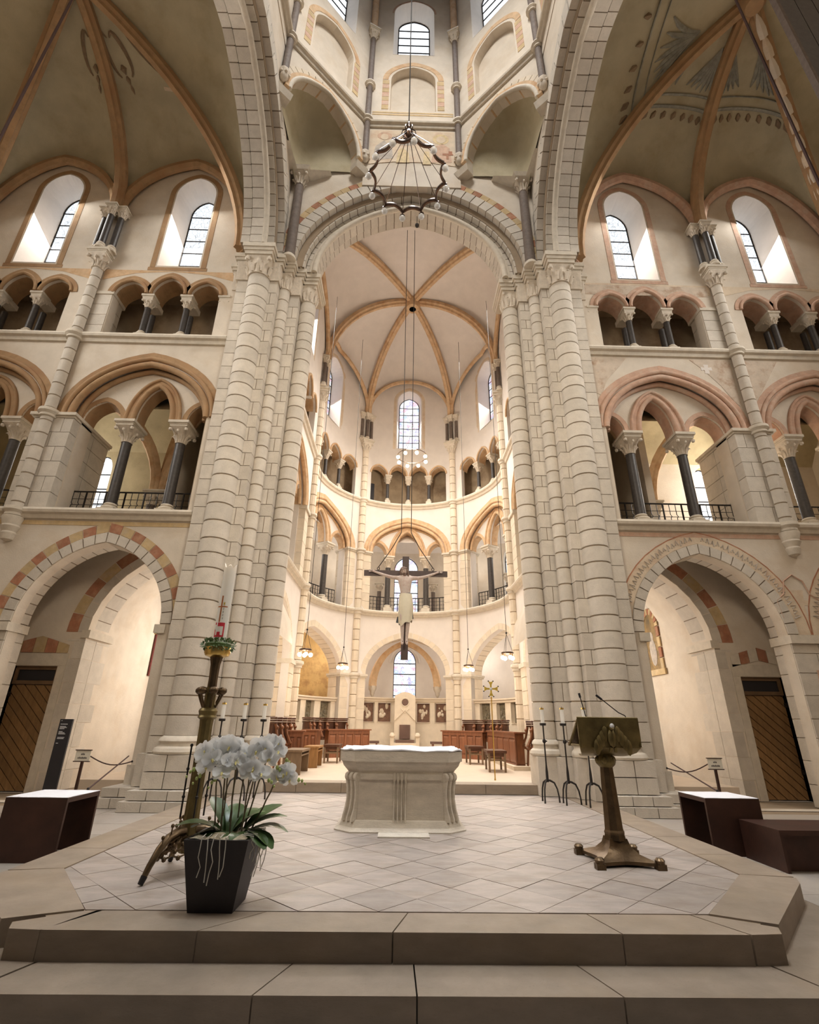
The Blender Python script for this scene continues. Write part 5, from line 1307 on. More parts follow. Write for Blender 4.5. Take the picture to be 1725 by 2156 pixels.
for az, off, L_, w_, bend, el in LV:
    a = radians(az); me = mk('leaf', leafmesh(L_, w_*1.12, bend, .20), P['leaf'], 1.0)
    ob('leaf', me, orc, (off*cos(a)*1.2+(.02 if az > 90 else .04), off*sin(a)*.6-.02, PH+.015), (0, -radians(el), a))
fm = M()
def petal(ang, L_, w_, cup, zo=0):
    rows = []
    for i in range(4):
        t = i/3; ww = w_*(.35, 1, .95, .30)[i]; r = .004+L_*t
        rows.append([(r*cos(ang)-k*ww*sin(ang), r*sin(ang)+k*ww*cos(ang), zo+cup*t*t*.6+abs(k)*.006) for k in (-1, 0, 1)])
    fm.grid(rows)
for a in (90, 210, 330): petal(radians(a), .052, .020, -.006)
for a in (20, 160): petal(radians(a), .056, .034, .006, .004)
FLW = mk('flower', fm, P['petal'], 1.2)
lm = M().ball((0, -.008, .008), .011, 6, 4, (1, 1.3, 1)); lm.tube([(0, -.012, .01), (.0, -.028, .018)], [.010, .004], 5); LIP = mk('lip', lm, P['lip'], 1.0)
BUD = mk('bud', M().ball((0, 0, 0), .014, 7, 5, (1, 1, 1.3)), P['bud'], 1.0)
# stems: base (local), top arch, side the sprays lean to
ST = [((-.10, .0), (-.17, .02, 1.00), (-.30, -.06, .90)), ((-.06, .05), (-.08, .06, 1.06), (-.24, .02, 1.00)), ((-.04, -.04), (-.08, -.02, .98), (-.22, -.12, .86)), ((.0, .03), (.0, .02, 1.03), (-.13, -.04, 1.00)),
      ((.03, -.04), (.02, -.06, .96), (-.09, -.14, .84)), ((.05, .06), (.08, .02, .98), (.0, -.10, .90)), ((.09, .02), (.20, .0, 1.02), (.34, -.02, .92)), ((.11, .06), (.26, .05, 1.05), (.40, .03, .97)), ((.13, -.04), (.14, -.06, .90), (.30, -.10, .83)), ((.17, .05), (.36, .02, .84), (.52, .0, .82))]
rn = random.Random(21)
for (bx_, by_), tp, en in ST:
    pts = []; b0 = Vector((bx_, by_, PH)); t0 = Vector(tp)+Vector((0, 0, .04)); e0 = Vector(en)+Vector((0, 0, .04))
    for i in range(8): pts.append(b0.lerp(t0, i/7)+Vector((rn.uniform(-.004, .004), 0, 0)))
    arcp = [t0.lerp(e0, t)+Vector((0, 0, .05*sin(pi*t))) for t in (.25, .5, .75, 1.0)]
    st = part('flower_stem', M().tube(pts+arcp, [.0065]*8+[.005, .0045, .004, .003], 5), P['stem'], orc, .9)
    for k in range(8):
        t = -.16+k*.15; p = (t0.lerp(e0, t)+Vector((0, 0, .05*sin(pi*max(0, t)))))+Vector((rn.uniform(-.03, .03), -.03+rn.uniform(-.03, .02), rn.uniform(-.035, .03)))
        if k < 7:
            rz_ = rn.uniform(-.6, .6); fl_ = ob('flower', FLW, st, p, (radians(78+rn.uniform(-22, 18)), rn.uniform(-.3, .3), rz_), [rn.uniform(1.2, 1.5)]*3)
            fc = ob('lip', LIP, st, p, fl_.rotation_euler)
        else:
            for j in range(3): ob('bud', BUD, st, e0+(e0-t0).normalized()*(.02+.028*j)+Vector((0, -.01, .008*(j % 2)-.01*j)), None, [1-.2*j]*3)
for i in range(13):
    if i < 5: x, y = -.10+.045*i, -HT-.004; out = (0, -.03)
    else: x, y = HT+.004, -.20+.05*(i-5); out = (.035, 0)
    L_ = rn.uniform(.12, .30); q = [Vector((x-out[0]*2, y-out[1]*2, PH+.03)), Vector((x+out[0]*.6, y+out[1]*.6, PH+.02))]
    for k in range(1, 5): q.append(Vector((x+out[0]*(1-.1*k)+rn.uniform(-.02, .02), y+out[1]*(1-.2*k)+rn.uniform(-.02, .02), PH+.02-L_*k/4)))
    part('root', M().tube(q, .0035, 4), P['root'], orc, .9)
# ------------------------------------------------------------------ tall candlesticks with candles
def candlestick(label, loc):
    t = thing('candlestick', label, 'candlestick', loc, 0, 'iron candlesticks by the piers')
    for i in range(3):
        a = radians(-150+120*i)+.4; ca, sa = cos(a), sin(a)
        ob('leg', cached(('cl', i), lambda: mk('leg', M().tube([(0, 0, .36), (.05*ca, .05*sa, .355), (.12*ca, .12*sa, .32), (.165*ca, .165*sa, .22), (.185*ca, .185*sa, .10), (.19*ca, .19*sa, 0)], [.018, .018, .016, .014, .013, .016], 6), P['iron'], .9)), t)
    ob('stem', cached('cst', lambda: mk('stem', M().lathe([(.026, .33), (.024, .5), (.014, .62), (.013, 1.28), (.02, 1.30)], n=8), P['iron'], .6)), t)
    ob('knop', cached('ckn', lambda: mk('knop', M().lathe([(.013, .98), (.032, 1.0), (.036, 1.02), (.03, 1.045), (.013, 1.06)], n=8).ball((.045, 0, 1.02), .014, 5, 3), P['iron'], .6)), t)
    ob('drip_pan', cached('cdp', lambda: mk('drip_pan', M().lathe([(.02, 1.29), (.06, 1.295), (.062, 1.335), (.05, 1.335), (.03, 1.32)], n=10), P['iron'], .5)), t)
def altcandle(label, loc):
    t = thing('candle', label, 'candle', loc, 0, 'white candles on the iron candlesticks')
    ob('wax', cached('wx', lambda: mk('wax', M().lathe([(.037, 0), (.037, .26), (.03, .265), (.01, .258)], n=12), P['wax'], .5)), t)
    ob('collar', cached('wc', lambda: mk('collar', M().lathe([(.038, .255), (.041, .262), (.038, .285), (.02, .29)], n=12), P['brass'], .5)), t)
    ob('wick', cached('wk', lambda: mk('wick', M().tube([(0, 0, .27), (.003, 0, .31)], .004, 4), P['ink'])), t)
for x, y, w_ in ((-3.32, 10.05, 'left behind the orchid, first from the picture edge'), (-2.98, 10.25, 'behind the orchid, middle one of three'), (-2.66, 10.45, 'behind the orchid, the one nearest the choir'), (2.70, 10.45, 'beyond the lectern, the one nearest the choir'), (3.02, 10.22, 'beyond the lectern, middle one of three'), (3.36, 10.0, 'half hidden by the lectern desk')):
    candlestick('slender iron candlestick on three curved legs, '+w_, (x, y, 0)); altcandle('white candle on an iron candlestick, '+w_, (x, y, 1.322))
# ------------------------------------------------------------------ processional cross
pr = thing('processional_cross', 'golden flared cross on a thin brass staff in front of the choir stalls', 'cross', (2.05, 12.28, .18))
part('staff', M().lathe([(.022, 0), (.014, .05), (.013, 1.60), (.018, 1.62), (.013, 1.65), (.024, 1.68), (.012, 1.71)], n=8), P['brass'], pr, .7)
for i in range(4):
    a = i*pi/2; m = M(); R_ = Matrix.Rotation(a, 4, 'Y')
    vs = [(-.018, 0, .03), (-.02, 0, .09), (-.055, 0, .165), (0, 0, .15), (.055, 0, .165), (.02, 0, .09), (.018, 0, .03)]
    T_ = Matrix.Translation((0, 0, 1.88)) @ R_
    m.prism([(v[0], v[2]) for v in vs], lambda x, z: T_ @ Vector((x, -.008, z)), lambda x, z: T_ @ Vector((x, .008, z)))
    arm = part('cross_arm', m, P['gold'], pr)
    for x in (-.055, .055): part('garnet', M().ball(T_ @ Vector((x, -.004, .168)), .016, 6, 4), P['iron'], arm, .9)
part('boss', M().ball((0, -.005, 1.88), .035, 8, 5, (1, .5, 1)), P['bulb'], pr, .9)
# ------------------------------------------------------------------ side tables of dark plate, benches
def plate_table(name, label, x0, x1, y0, y1, z1, cat, cloth=None, th=.03, open_front=True):
    t = thing(name, label, cat, ((x0+x1)/2, (y0+y1)/2, -.17)); w_, d_ = (x1-x0)/2, (y1-y0)/2; H = z1+.17
    part('top', M().box(-w_, w_, -d_, d_, H-.05, H), P['bronze_d'], t)
    return t, w_, d_, H
for s, lb in ((-1, 'dark bronze side table under a white cloth at the picture edge behind the orchid side'), (1, 'dark bronze side table under a white cloth behind the lectern')):
    x0, x1 = sorted((s*3.86, s*4.56)); t, w_, d_, H = plate_table('side_table', lb, x0, x1, 6.66 if s < 0 else 7.28, 7.34 if s < 0 else 7.95, .46, 'table')
    part('front_panel', M().box(-w_, w_, -d_, -d_+.035, 0, H-.05), P['bronze_d'], t); part('back_panel', M().box(-w_, w_, d_-.035, d_, 0, H-.05), P['bronze_d'], t)
    o = thing('cloth', 'white cloth spread on the dark bronze side table '+('at the orchid side' if s < 0 else 'behind the lectern'), 'tablecloth', ((x0+x1)/2, 7.0 if s < 0 else 7.615, .462))
    m = M().grid([[((i/6-.5)*2*w_*1.0, (j/6-.5)*2*d_, .004+.0015*sin(i*2.1+j)) for j in range(7)] for i in range(7)]); m.box(-w_, w_, -d_, d_, -.0005, .003); part('linen', m, P['white'], o, .6)
t, w_, d_, H = plate_table('bench', 'low dark bronze bench beyond the side table at the lectern side edge', 4.22, 5.3, 6.52, 7.24, .24, 'bench')
for x in (-w_, w_-.035): part('end_panel', M().box(x, x+.035, -d_, d_, 0, H-.05), P['bronze_d'], t)
part('front_panel', M().box(-w_+.035, w_-.035, -d_+.10, -d_+.13, 0, H-.05), P['bronze_d'], t)
# ------------------------------------------------------------------ signs, ropes, stele
for s, lb, ln in ((-1, 'orchid side', 2), (1, 'lectern side', 2)):
    x = s*5.92; t = thing('sign_stand', 'small cream notice on a dark post in the aisle arch on the '+lb, 'sign', (x, 10.5, -.17))
    part('post', M().box(-.02, .02, -.02, .02, 0, .76), P['bronze_d'], t); part('foot', M().lathe([(.11, 0), (.11, .015), (.03, .03)], n=12), P['bronze_d'], t, .5)
    part('board', M().box(-.135, .135, -.035, -.022, .74, .93), P['sign'], t)
    part('edge', M().box(-.15, .15, -.045, -.015, .735, .75), P['bronze_d'], t); part('edge', M().box(-.15, .15, -.045, -.015, .925, .94), P['bronze_d'], t)
    m = M(); rn = random.Random(s)
    for z, n in ((.862, 3), (.80, 7)):
        for k in range(n):
            xx = (k-(n-1)/2)*.024; m.box(xx-.008, xx+.008, -.037, -.035, z-.012, z+.012+.006*(k % 2))
    part('lettering', m, P['ink'], t)
    for (xa, ya, za), (xb, yb, zb), nm in (((x-s*.12, 10.5, .66), (s*5.22, 10.95, .55), 'sagging rope from the notice to the pier on the '+lb), ((s*5.02, 10.35, .68), (s*4.45, 8.0, .47) if s > 0 else (s*4.05, 7.4, .47), 'straight rope running down from the pier to the side table on the '+lb)):
        rp_ = thing('barrier_rope', nm, 'rope', (0, 0, 0)); sag = .10 if 'sag' in nm else .0
        part('cord', M().tube([(xa+(xb-xa)*k/10, ya+(yb-ya)*k/10, za+(zb-za)*k/10-sag*sin(pi*k/10)) for k in range(11)], .011, 5), P['rope'], rp_, .9)
        part('hook', M().ball((xb, yb, zb), .02, 6, 4), P['iron'], rp_, .9)
st_ = thing('information_stele', 'narrow black information panel leaning in the aisle arch on the orchid side', 'sign', (-6.42, 10.55, -.17))
part('panel', M().box(-.12, .12, -.02, .02, 0, 1.46), P['black'], st_)
m = M()
for k, (w_, z) in enumerate(((.015, 1.43), (.13, 1.37), (.11, 1.33), (.13, 1.31), (.09, 1.29), (.07, 1.24), (.11, 1.22), (.13, 1.20), (.13, 1.14), (.12, 1.12), (.04, 1.04))): m.box(-.09, -.09+w_, -.0225, -.02, z-.005, z+.005)
part('lettering', m, P['whiteink'], st_)
# pictures in the aisles
ni = thing('niche_picture', 'dark old picture in an ochre framed wall niche behind the lectern side pier', 'picture', (7.53, 15.3, 3.05))
fN = lambda u, z, d: (-d, u, z)
for k in range(12):
    a0, a1 = pi*k/12+.02, pi*(k+1)/12-.02
    m = M(); m.hexa([(-.03, .50*cos(a0), 1.0+.60*sin(a0)), (-.03, .34*cos(a0), 1.0+.42*sin(a0)), (.01, .34*cos(a0), 1.0+.42*sin(a0)), (.01, .50*cos(a0), 1.0+.60*sin(a0)), (-.03, .50*cos(a1), 1.0+.60*sin(a1)), (-.03, .34*cos(a1), 1.0+.42*sin(a1)), (.01, .34*cos(a1), 1.0+.42*sin(a1)), (.01, .50*cos(a1), 1.0+.60*sin(a1))]); part('frame_stone', m, P['yellow'] if k % 2 else P['red'], ni)
for sg in (-1, 1):
    for k in range(4): part('frame_stone', M().box(-.03, .01, *sorted((sg*.34, sg*.50)), -.2+.3*k+.01, .1+.3*k-.01), P['red'] if k % 2 else P['yellow'], ni)
part('sill', M().box(-.05, .01, -.55, .55, -.36, -.2), P['yellow'], ni)
m = M().add([(-.012, y, z) for y, z in [(-.34, -.2), (.34, -.2)]+[(.34*cos(pi*k/10), 1.0+.42*sin(pi*k/10)) for k in range(11)]], [tuple(range(13))]); part('painting', m, P['picture'], ni)
part('figure', M().ball((-.02, .0, .75), .12, 8, 6, (.15, 1, 1.2)).ball((-.02, .0, .3), .2, 8, 6, (.12, 1, 2.0)), P['fresco_g'], ni, 1.0)
rp_ = thing('crimson_banner', 'narrow dark crimson panel hanging on the aisle wall behind the orchid side pier', 'banner', (-7.52, 16.2, 2.5))
part('cloth', M().box(-.01, .02, -.45, .45, 0, 1.2), P['redpic'], rp_); part('rail', M().box(-.02, .03, -.5, .5, 1.2, 1.25), P['brass'], rp_)
# ------------------------------------------------------------------ crucifix
def skinned(name, joints, edges, mat, parent, sub=2, root=0):
    me = bpy.data.meshes.new(name); me.from_pydata([j[0] for j in joints], edges, [])
    o = bpy.data.objects.new(name, me); C.objects.link(o)
    sk = o.modifiers.new('skin', 'SKIN'); sk.use_smooth_shade = True
    for v, j in zip(me.skin_vertices[0].data, joints): v.radius = j[1] if isinstance(j[1], tuple) else (j[1], j[1])
    for i, v in enumerate(me.skin_vertices[0].data): v.use_root = (i == root)
    ss = o.modifiers.new('sub', 'SUBSURF'); ss.levels = sub; ss.render_levels = sub
    dg = bpy.context.evaluated_depsgraph_get(); me2 = bpy.data.meshes.new_from_object(o.evaluated_get(dg)); me2.name = name
    bpy.data.objects.remove(o); me2.materials.clear(); me2.materials.append(mat)
    me2.polygons.foreach_set('use_smooth', [True]*len(me2.polygons))
    return ob(name, me2, parent)
cx_ = thing('crucifix_cross', 'large dark wooden cross hanging on cables in the chancel arch', 'cross', (.03, 12.45, 2.70))
part('upright', M().box(-.085, .085, 0, .07, 0, 2.58), P['cross'], cx_); part('crossbar', M().box(-1.06, 1.07, -.01, .06, 2.06, 2.20), P['cross'], cx_)
for sg in (-1, 1):
    part('ring', M().tube([(sg*.70+.03*cos(k*pi/4), .02, 2.25+.04*sin(k*pi/4)) for k in range(8)], .009, 4, True), P['iron'], cx_, .9)
    part('sling', M().tube([(sg*.70, .02, 2.29), (sg*.38, .02, 2.78), (sg*.13, .02, 3.25)], .011, 4), P['cable'], cx_)
    part('cable', M().tube([(sg*.13, .02, 3.25), (sg*.13, .02, 14.6)], .010, 4), P['cable'], cx_)
fg = thing('crucified_figure', 'carved figure nailed to the hanging cross, head bowed, arms spread, cream loincloth', 'statue', (.03, 12.45, 2.70))
J = [((0, -.10, 1.42), (.13, .10)), ((0, -.11, 1.56), (.12, .09)), ((0, -.12, 1.72), (.155, .10)), ((-.01, -.12, 1.88), (.185, .12)), ((-.01, -.11, 1.99), (.12, .09)), ((-.02, -.13, 2.07), .05),
     ((-.17, -.09, 1.98), .062), ((-.34, -.07, 2.00), .048), ((-.52, -.05, 2.055), .040), ((-.68, -.045, 2.11), .034), ((-.80, -.04, 2.15), .024), ((-.86, -.04, 2.165), (.034, .016)),
     ((.15, -.09, 1.98), .062), ((.32, -.07, 1.99), .048), ((.50, -.05, 2.035), .040), ((.68, -.045, 2.10), .034), ((.80, -.04, 2.145), .024), ((.86, -.04, 2.16), (.034, .016)),
     ((-.085, -.11, 1.28), .085), ((-.075, -.19, .98), .064), ((-.065, -.19, .90), .056), ((-.06, -.15, .70), .052), ((-.055, -.12, .46), .034), ((-.055, -.16, .38), .036), ((-.06, -.22, .33), .026),
     ((.085, -.11, 1.28), .085), ((.085, -.17, .98), .064), ((.08, -.17, .90), .056), ((.06, -.14, .70), .052), ((.045, -.12, .46), .034), ((.05, -.16, .38), .036), ((.06, -.22, .33), .026)]
E_ = [(0,1),(1,2),(2,3),(3,4),(4,5),(4,6),(6,7),(7,8),(8,9),(9,10),(10,11),(4,12),(12,13),(13,14),(14,15),(15,16),(16,17),(0,18),(18,19),(19,20),(20,21),(21,22),(22,23),(23,24),(0,25),(25,26),(26,27),(27,28),(28,29),(29,30),(30,31)]
for sg, pb in ((-1, 11), (1, 17)):       # fingers and thumb of the nailed hands
    for k, (dx, dz, L_) in enumerate(((.055, .030, .05), (.062, .014, .055), (.062, -.003, .055), (.055, -.018, .045))):
        b = len(J); x0 = sg*(.86+.02)
        J += [((x0, -.042, 2.165+dz*.8), .009), ((x0+sg*dx*.6, -.055, 2.165+dz*1.1), .008), ((x0+sg*dx, -.072, 2.160+dz*1.2), .007)]; E_ += [(pb, b), (b, b+1), (b+1, b+2)]
    b = len(J); J += [((sg*.845, -.05, 2.195), .009), ((sg*.875, -.062, 2.215), .008)]; E_ += [(pb-1, b), (b, b+1)]
skinned('body', J, E_, P['skin'], fg, 2)
hd = ob('head', None, fg, (-.045, -.17, 2.135), (radians(24), radians(-14), radians(-12)))
m = M(); rows = []
for k in range(13):
    t = k/12; z = -.105+.215*t; w_ = (.02, .042, .055, .062, .067, .072, .075, .077, .076, .070, .058, .038, .008)[k]; row = []
    for j in range(18):
        a = 2*pi*j/18; fx = sin(a); fy = -cos(a); x = w_*fx; y = w_*1.18*fy
        if fy < -.8 and 3 <= k <= 6: y -= (.006, .016, .020, .010)[k-3]*(1 if abs(fx) < .2 else .2)      # nose
        if fy < -.55 and k in (6, 7) and .25 < abs(fx) < .75: y += .010                            # eye sockets
        if fy < -.8 and k == 2: y += .006                                                        # mouth
        row.append((x, y, z))
    rows.append(row)
m.grid(rows, True, True, True); me = mk('face', m, P['skin'], 1.2); ob('face', me, hd)
hm = M(); hm.ball((0, .018, .035), .092, 12, 8, (.96, 1.05, .95))
for sg in (-1, 1): hm.tube([(sg*.07, .0, .05), (sg*.085, -.01, -.02), (sg*.085, -.03, -.10), (sg*.07, -.06, -.18)], [.03, .035, .03, .012], 6)
part('hair', hm, P['skin_d'], hd, 1.2)
bm_ = M(); bm_.ball((0, -.045, -.085), .045, 8, 6, (1, .8, 1.2)); bm_.tube([(-.03, -.085, -.035), (0, -.092, -.03), (.03, -.085, -.035)], .009, 5); part('beard', bm_, P['skin_d'], hd, 1.2)
for sg in (-1, 1): part('eye', M().ball((sg*.027, -.078, .018), .009, 6, 4), P['skin_d'], hd, 1.0)
part('crown_of_thorns', M().tube([(.088*cos(k*pi/7), .02+.098*sin(k*pi/7), .06+.006*sin(k*2.3)) for k in range(14)], .014, 5, True), P['skin_d'], hd, .9)
m = M(); rows = []
for k in range(9):
    t = k/8; z = 1.56-.68*t; row = []
    for j in range(28):
        a = 2*pi*j/28; r = (.135+.045*sin(min(1, t*1.4)*pi*.6)-.03*t)*(1+.055*sin(a*7+t*3)*min(1, t*2)); zz = z-(.10*max(0, cos(a+2.2))**2+.03*sin(a*5))*t
        row.append((r*1.12*cos(a)+.01, -.12+r*.95*sin(a), zz))
    rows.append(row)
m.grid(rows, True); part('loincloth', m, P['loin'], fg, 1.0)
m = M(); m.hexa([(-.16, -.13, 1.05), (-.10, -.19, 1.05), (-.10, -.10, 1.1), (-.17, -.08, 1.1), (-.15, -.12, .80), (-.12, -.15, .78), (-.11, -.1, .80), (-.15, -.08, .82)]); m.hexa([(-.19, -.11, 1.0), (-.14, -.16, 1.0), (-.13, -.08, 1.0), (-.19, -.06, 1.0), (-.22, -.1, .86), (-.17, -.13, .84), (-.16, -.06, .86), (-.21, -.06, .87)])
m.hexa([(.13, -.14, 1.2), (.18, -.14, 1.2), (.18, -.06, 1.2), (.13, -.06, 1.2), (.17, -.13, .95), (.21, -.13, .96), (.21, -.07, .96), (.17, -.07, .95)])
part('loincloth_fold', m, P['loin_d'], fg)
part('girdle', M().tube([(.135*cos(k*pi/8)+.005, -.115+.105*sin(k*pi/8), 1.545+.02*cos(k*pi/8)) for k in range(16)], .024, 6, True), P['loin_d'], fg, .9)
for x, y, z in ((-.86, -.065, 2.165), (.86, -.065, 2.16), (-.05, -.21, .40), (.05, -.21, .40)): part('nail', M().ball((x, y, z), .012, 6, 4), P['iron'], fg, .9)
# ------------------------------------------------------------------ crown chandelier of the crossing
cd = thing('crown_chandelier', 'bronze crown chandelier of twelve scalloped arcs with unlit globes, hanging in the crossing', 'chandelier', (-.12, 7.08, 12.0))
RR = .80
def cp(i): a = 2*pi*i/12+.13; return Vector((RR*cos(a), RR*sin(a), 0))
ARC = None
for i in range(12):
    p, q = cp(i), cp(i+1); mid = (p+q)/2; inw = -mid.normalized()
    pts = [p.lerp(q, t)+inw*.075*sin(pi*t) for t in [k/8 for k in range(9)]]
    part('arc', sweep(pts, [(-.016, -.05), (-.024, -.02), (-.024, .03), (-.012, .05), (.012, .05), (.024, .03), (.024, -.02), (.016, -.05)]), P['chand'], cd, .8)
    holder = part('globe_ring', M().tube([p+p.normalized()*.03+Vector((.05*cos(k*pi/5)*-p.normalized().y, .05*cos(k*pi/5)*p.normalized().x, -.10+.05*sin(k*pi/5))) for k in range(10)], .012, 5, True).tube([p, p+p.normalized()*.03+Vector((0, 0, -.05))], .02, 5), P['chand'], cd, .9)
    part('globe', M().ball(p+p.normalized()*.03+Vector((0, 0, -.185)), .070, 10, 7), P['bulb'], holder, 1.2)
    part('tie_rod', M().tube([p+Vector((0, 0, .02)), Vector((p.x*.10, p.y*.10, 1.40))], .008, 4), P['chand'], cd)
part('hub', M().lathe([(.02, 1.22), (.09, 1.28), (.13, 1.36), (.12, 1.42), (.05, 1.52), (.03, 1.62), (.05, 1.66), (.03, 1.72), (.045, 1.78), (.02, 1.86)], n=12), P['chand'], cd, .6)
for i in range(6):
    a = i*pi/3; part('hub_scroll', M().tube([(.04*cos(a), .04*sin(a), 1.62), (.14*cos(a), .14*sin(a), 1.56), (.16*cos(a), .16*sin(a), 1.44), (.11*cos(a), .11*sin(a), 1.36)], .012, 5), P['chand'], cd, .9)
part('cable', M().tube([(0, 0, 1.85), (0, 0, 17.5)], .013, 4), P['cable'], cd)
# ------------------------------------------------------------------ choir lamps
def lamp(label, loc, R_, n, cable, watts, globe, rods=True, group=None):
    t = thing('wheel_lamp', label, 'lamp', loc, 0, group)
    part('wheel', M().tube([(R_*cos(2*pi*k/24), R_*sin(2*pi*k/24), 0) for k in range(24)], .014+.012*(R_ < .3), 5, True), P['chand'], t, .9)
    for k in range(n):
        a = 2*pi*k/n+.3; x, y = R_*cos(a), R_*sin(a)
        part('holder', M().tube([(x, y, 0), (x, y, -.06-globe*.4)], .014, 5), P['brass'], t, .8); part('globe', M().ball((x, y, -.07-globe*1.1), globe, 10, 7), P['bulb_on'], t, 1.2)
    for k in range(3):
        a = 2*pi*k/3; part('tie_rod', M().tube([(R_*cos(a), R_*sin(a), 0), (0, 0, R_*2.2+.2)], .006, 4), P['cable'], t)
    part('ball', M().ball((0, 0, R_*2.2+.22), .03, 8, 5), P['iron'], t, 1.0)
    part('cable', M().tube([(0, 0, R_*2.2+.2), (0, 0, cable)], .008, 4), P['cable'], t)
    point('lamp_light', (0, 0, -.25), watts, WARM, .15, t)
lamp('lit wheel chandelier with globe bulbs under the choir vault boss', (.28, 18.2, 11.45), .60, 8, 7.8, 260, .075)
for x, y, w_ in ((-2.80, 15.0, 'over the stalls, nearer one on the orchid side'), (-2.08, 18.6, 'over the stalls, farther one on the orchid side'), (2.40, 18.6, 'over the stalls, farther one on the lectern side'), (3.06, 15.0, 'over the stalls, nearer one on the lectern side')):
    lamp('small lit pendant lamp '+w_, (x, y, 3.22), .16, 4, 13.5 if y < 16 else 14.6, 75, .06, group='low pendants over the stalls')
pd = thing('spotlight', 'tiny dark spotlight hanging under the crown of the chancel arch', 'lamp', (.20, 11.3, 16.05)); part('body', M().lathe([(.03, -.1), (.06, -.05), (.06, .02), (.03, .05)], n=8), P['iron'], pd, .6); part('stalk', M().tube([(0, 0, .04), (0, 0, .40)], .01, 4), P['cable'], pd)
# ------------------------------------------------------------------ bishop chair, stalls, benches
ca = thing('bishop_chair', 'pale stone bishop chair with gable and round emblem at the head of the apse', 'chair', (.2, 21.6, .18))
bp_ = [(-.42, 0), (-.42, 2.10), (-.40, 2.16), (-.30, 2.20), (-.16, 2.27), (0, 2.30), (.16, 2.27), (.30, 2.20), (.40, 2.16), (.42, 2.10), (.42, 0)]
part('back_slab', M().prism(bp_, lambda x, z: (x, .16, z), lambda x, z: (x, .34, z)), P['stone_ch'], ca)
part('gable', M().tube([(-.40, .15, 1.22), (0, .15, 1.60), (.40, .15, 1.22)], .026, 5).tube([(-.17, .15, 1.66), (0, .15, 1.5), (.17, .15, 1.66)], .014, 4), P['stone_ch'], ca, .6)
part('emblem', M().lathe([(.13, 0), (.11, .02)], n=18), P['cushion'], ca, .6, loc=(0, .16, 1.90), rot=(pi/2, 0, 0)); part('emblem_rim', M().tube([(.155*cos(k*pi/9), .15, 1.90+.155*sin(k*pi/9)) for k in range(18)], .016, 4, True), P['stone_ch'], ca, .9)
part('seat', M().box(-.42, .42, -.45, .2, 0, .42), P['stone_ch'], ca); part('cushion', M().box(-.36, .36, -.42, .12, .42, .52), P['cushion'], ca); part('back_pad', M().box(-.21, .21, .10, .16, .55, 1.06), P['cushion'], ca)
for sg in (-1, 1): part('arm', M().box(*sorted((sg*.42, sg*.56)), -.45, .2, 0, .62).lathe([(.09, .62), (.11, .66), (.10, .72), (.05, .78)], (sg*.49, -.40, 0), 10), P['stone_ch'], ca, .6)
for sg, lb in ((-1, 'orchid side'), (1, 'lectern side')):
    k = thing('cushioned_stool', 'low wooden stool with padded top beside the bishop chair on the '+lb, 'stool', (.2+sg*1.35, 21.2, .18), 0)
    for x in (-.3, .24): part('side', M().box(x, x+.06, -.2, .2, 0, .40), P['wood_m'], k)
    part('pad', M().box(-.36, .36, -.22, .22, .40, .48), P['cushion'], k)
def stalldesk(label, p0, p1, th, H, npan, mat='wood_m', toward=1, wcap=.06, zb=.18):
    p0, p1 = Vector((p0[0], p0[1], 0)), Vector((p1[0], p1[1], 0)); d = p1-p0; L_ = d.length; rz_ = atan2(d.y, d.x)
    t = thing('stall_desk', label, 'choir stall', (p0.x, p0.y, zb), rz_)
    part('carcass', M().box(0, L_, .03, th, .0, H-.04), P['wood_d'], t)
    part('coping', M().box(-wcap, L_+wcap, -.03, th+.04, H-.04, H), P['wood_m'], t); part('plinth', M().box(0, L_, 0, th, 0, .14), P[mat], t); part('top_rail', M().box(0, L_, 0, .05, H-.16, H-.04), P[mat], t)
    for i in range(npan+1):
        x = L_*i/npan; part('stile', M().box(max(0, x-.04), min(L_, x+.04), 0, .05, .14, H-.16), P[mat], t)
    for i in range(npan):
        x0, x1 = L_*i/npan+.05, L_*(i+1)/npan-.05; m = M(); m.hexa([(x0, .012, .16), (x1, .012, .16), (x1, .04, .16), (x0, .04, .16), (x0, .012, H-.18), (x1, .012, H-.18), (x1, .04, H-.18), (x0, .04, H-.18)])
        m.add([(x0+.03, .0, .22), (x1-.03, .0, .22), (x1-.03, .0, H-.24), (x0+.03, .0, H-.24), (x0+.01, .014, .18), (x1-.01, .014, .18), (x1-.01, .014, H-.20), (x0+.01, .014, H-.20)], [(0, 1, 2, 3), (4, 5, 1, 0), (5, 6, 2, 1), (6, 7, 3, 2), (7, 4, 0, 3)])
        part('panel', m, P['wood_o' if mat == 'wood_o' else mat], t)
    return t
stalldesk('panelled oak stall desk curving toward the bishop chair on the lectern side', (1.55, 20.05), (2.85, 18.95), .25, .90, 5)
stalldesk('panelled oak stall desk standing nearest the lectern side pier', (3.42, 19.0), (3.42, 15.2), .32, .94, 5) if False else stalldesk('panelled oak stall desk running along the choir on the lectern side', (2.98, 18.7), (3.14, 15.1), .25, .93, 5)
stalldesk('panelled oak stall desk curving toward the bishop chair on the orchid side', (-2.45, 18.95), (-1.10, 20.05), .25, .90, 5)
stalldesk('narrow oak prayer desk with two panels, nearest the orchid side pier', (-3.02, 14.9), (-2.66, 14.95), .9, .90, 2, 'wood_m')
stalldesk('narrow oak prayer desk with two panels, second from the orchid side pier', (-3.0, 17.0), (-2.58, 17.0), .9, .90, 2, 'wood_m')
sc = thing('stone_kerb', 'low pale stone kerb under the stall desk on the lectern side', 'kerb', (3.36, 14.9, .18)); part('slab', M().box(-.36, .08, -.1, 3.6, -.0, .10), P['stone_ch'], sc); 
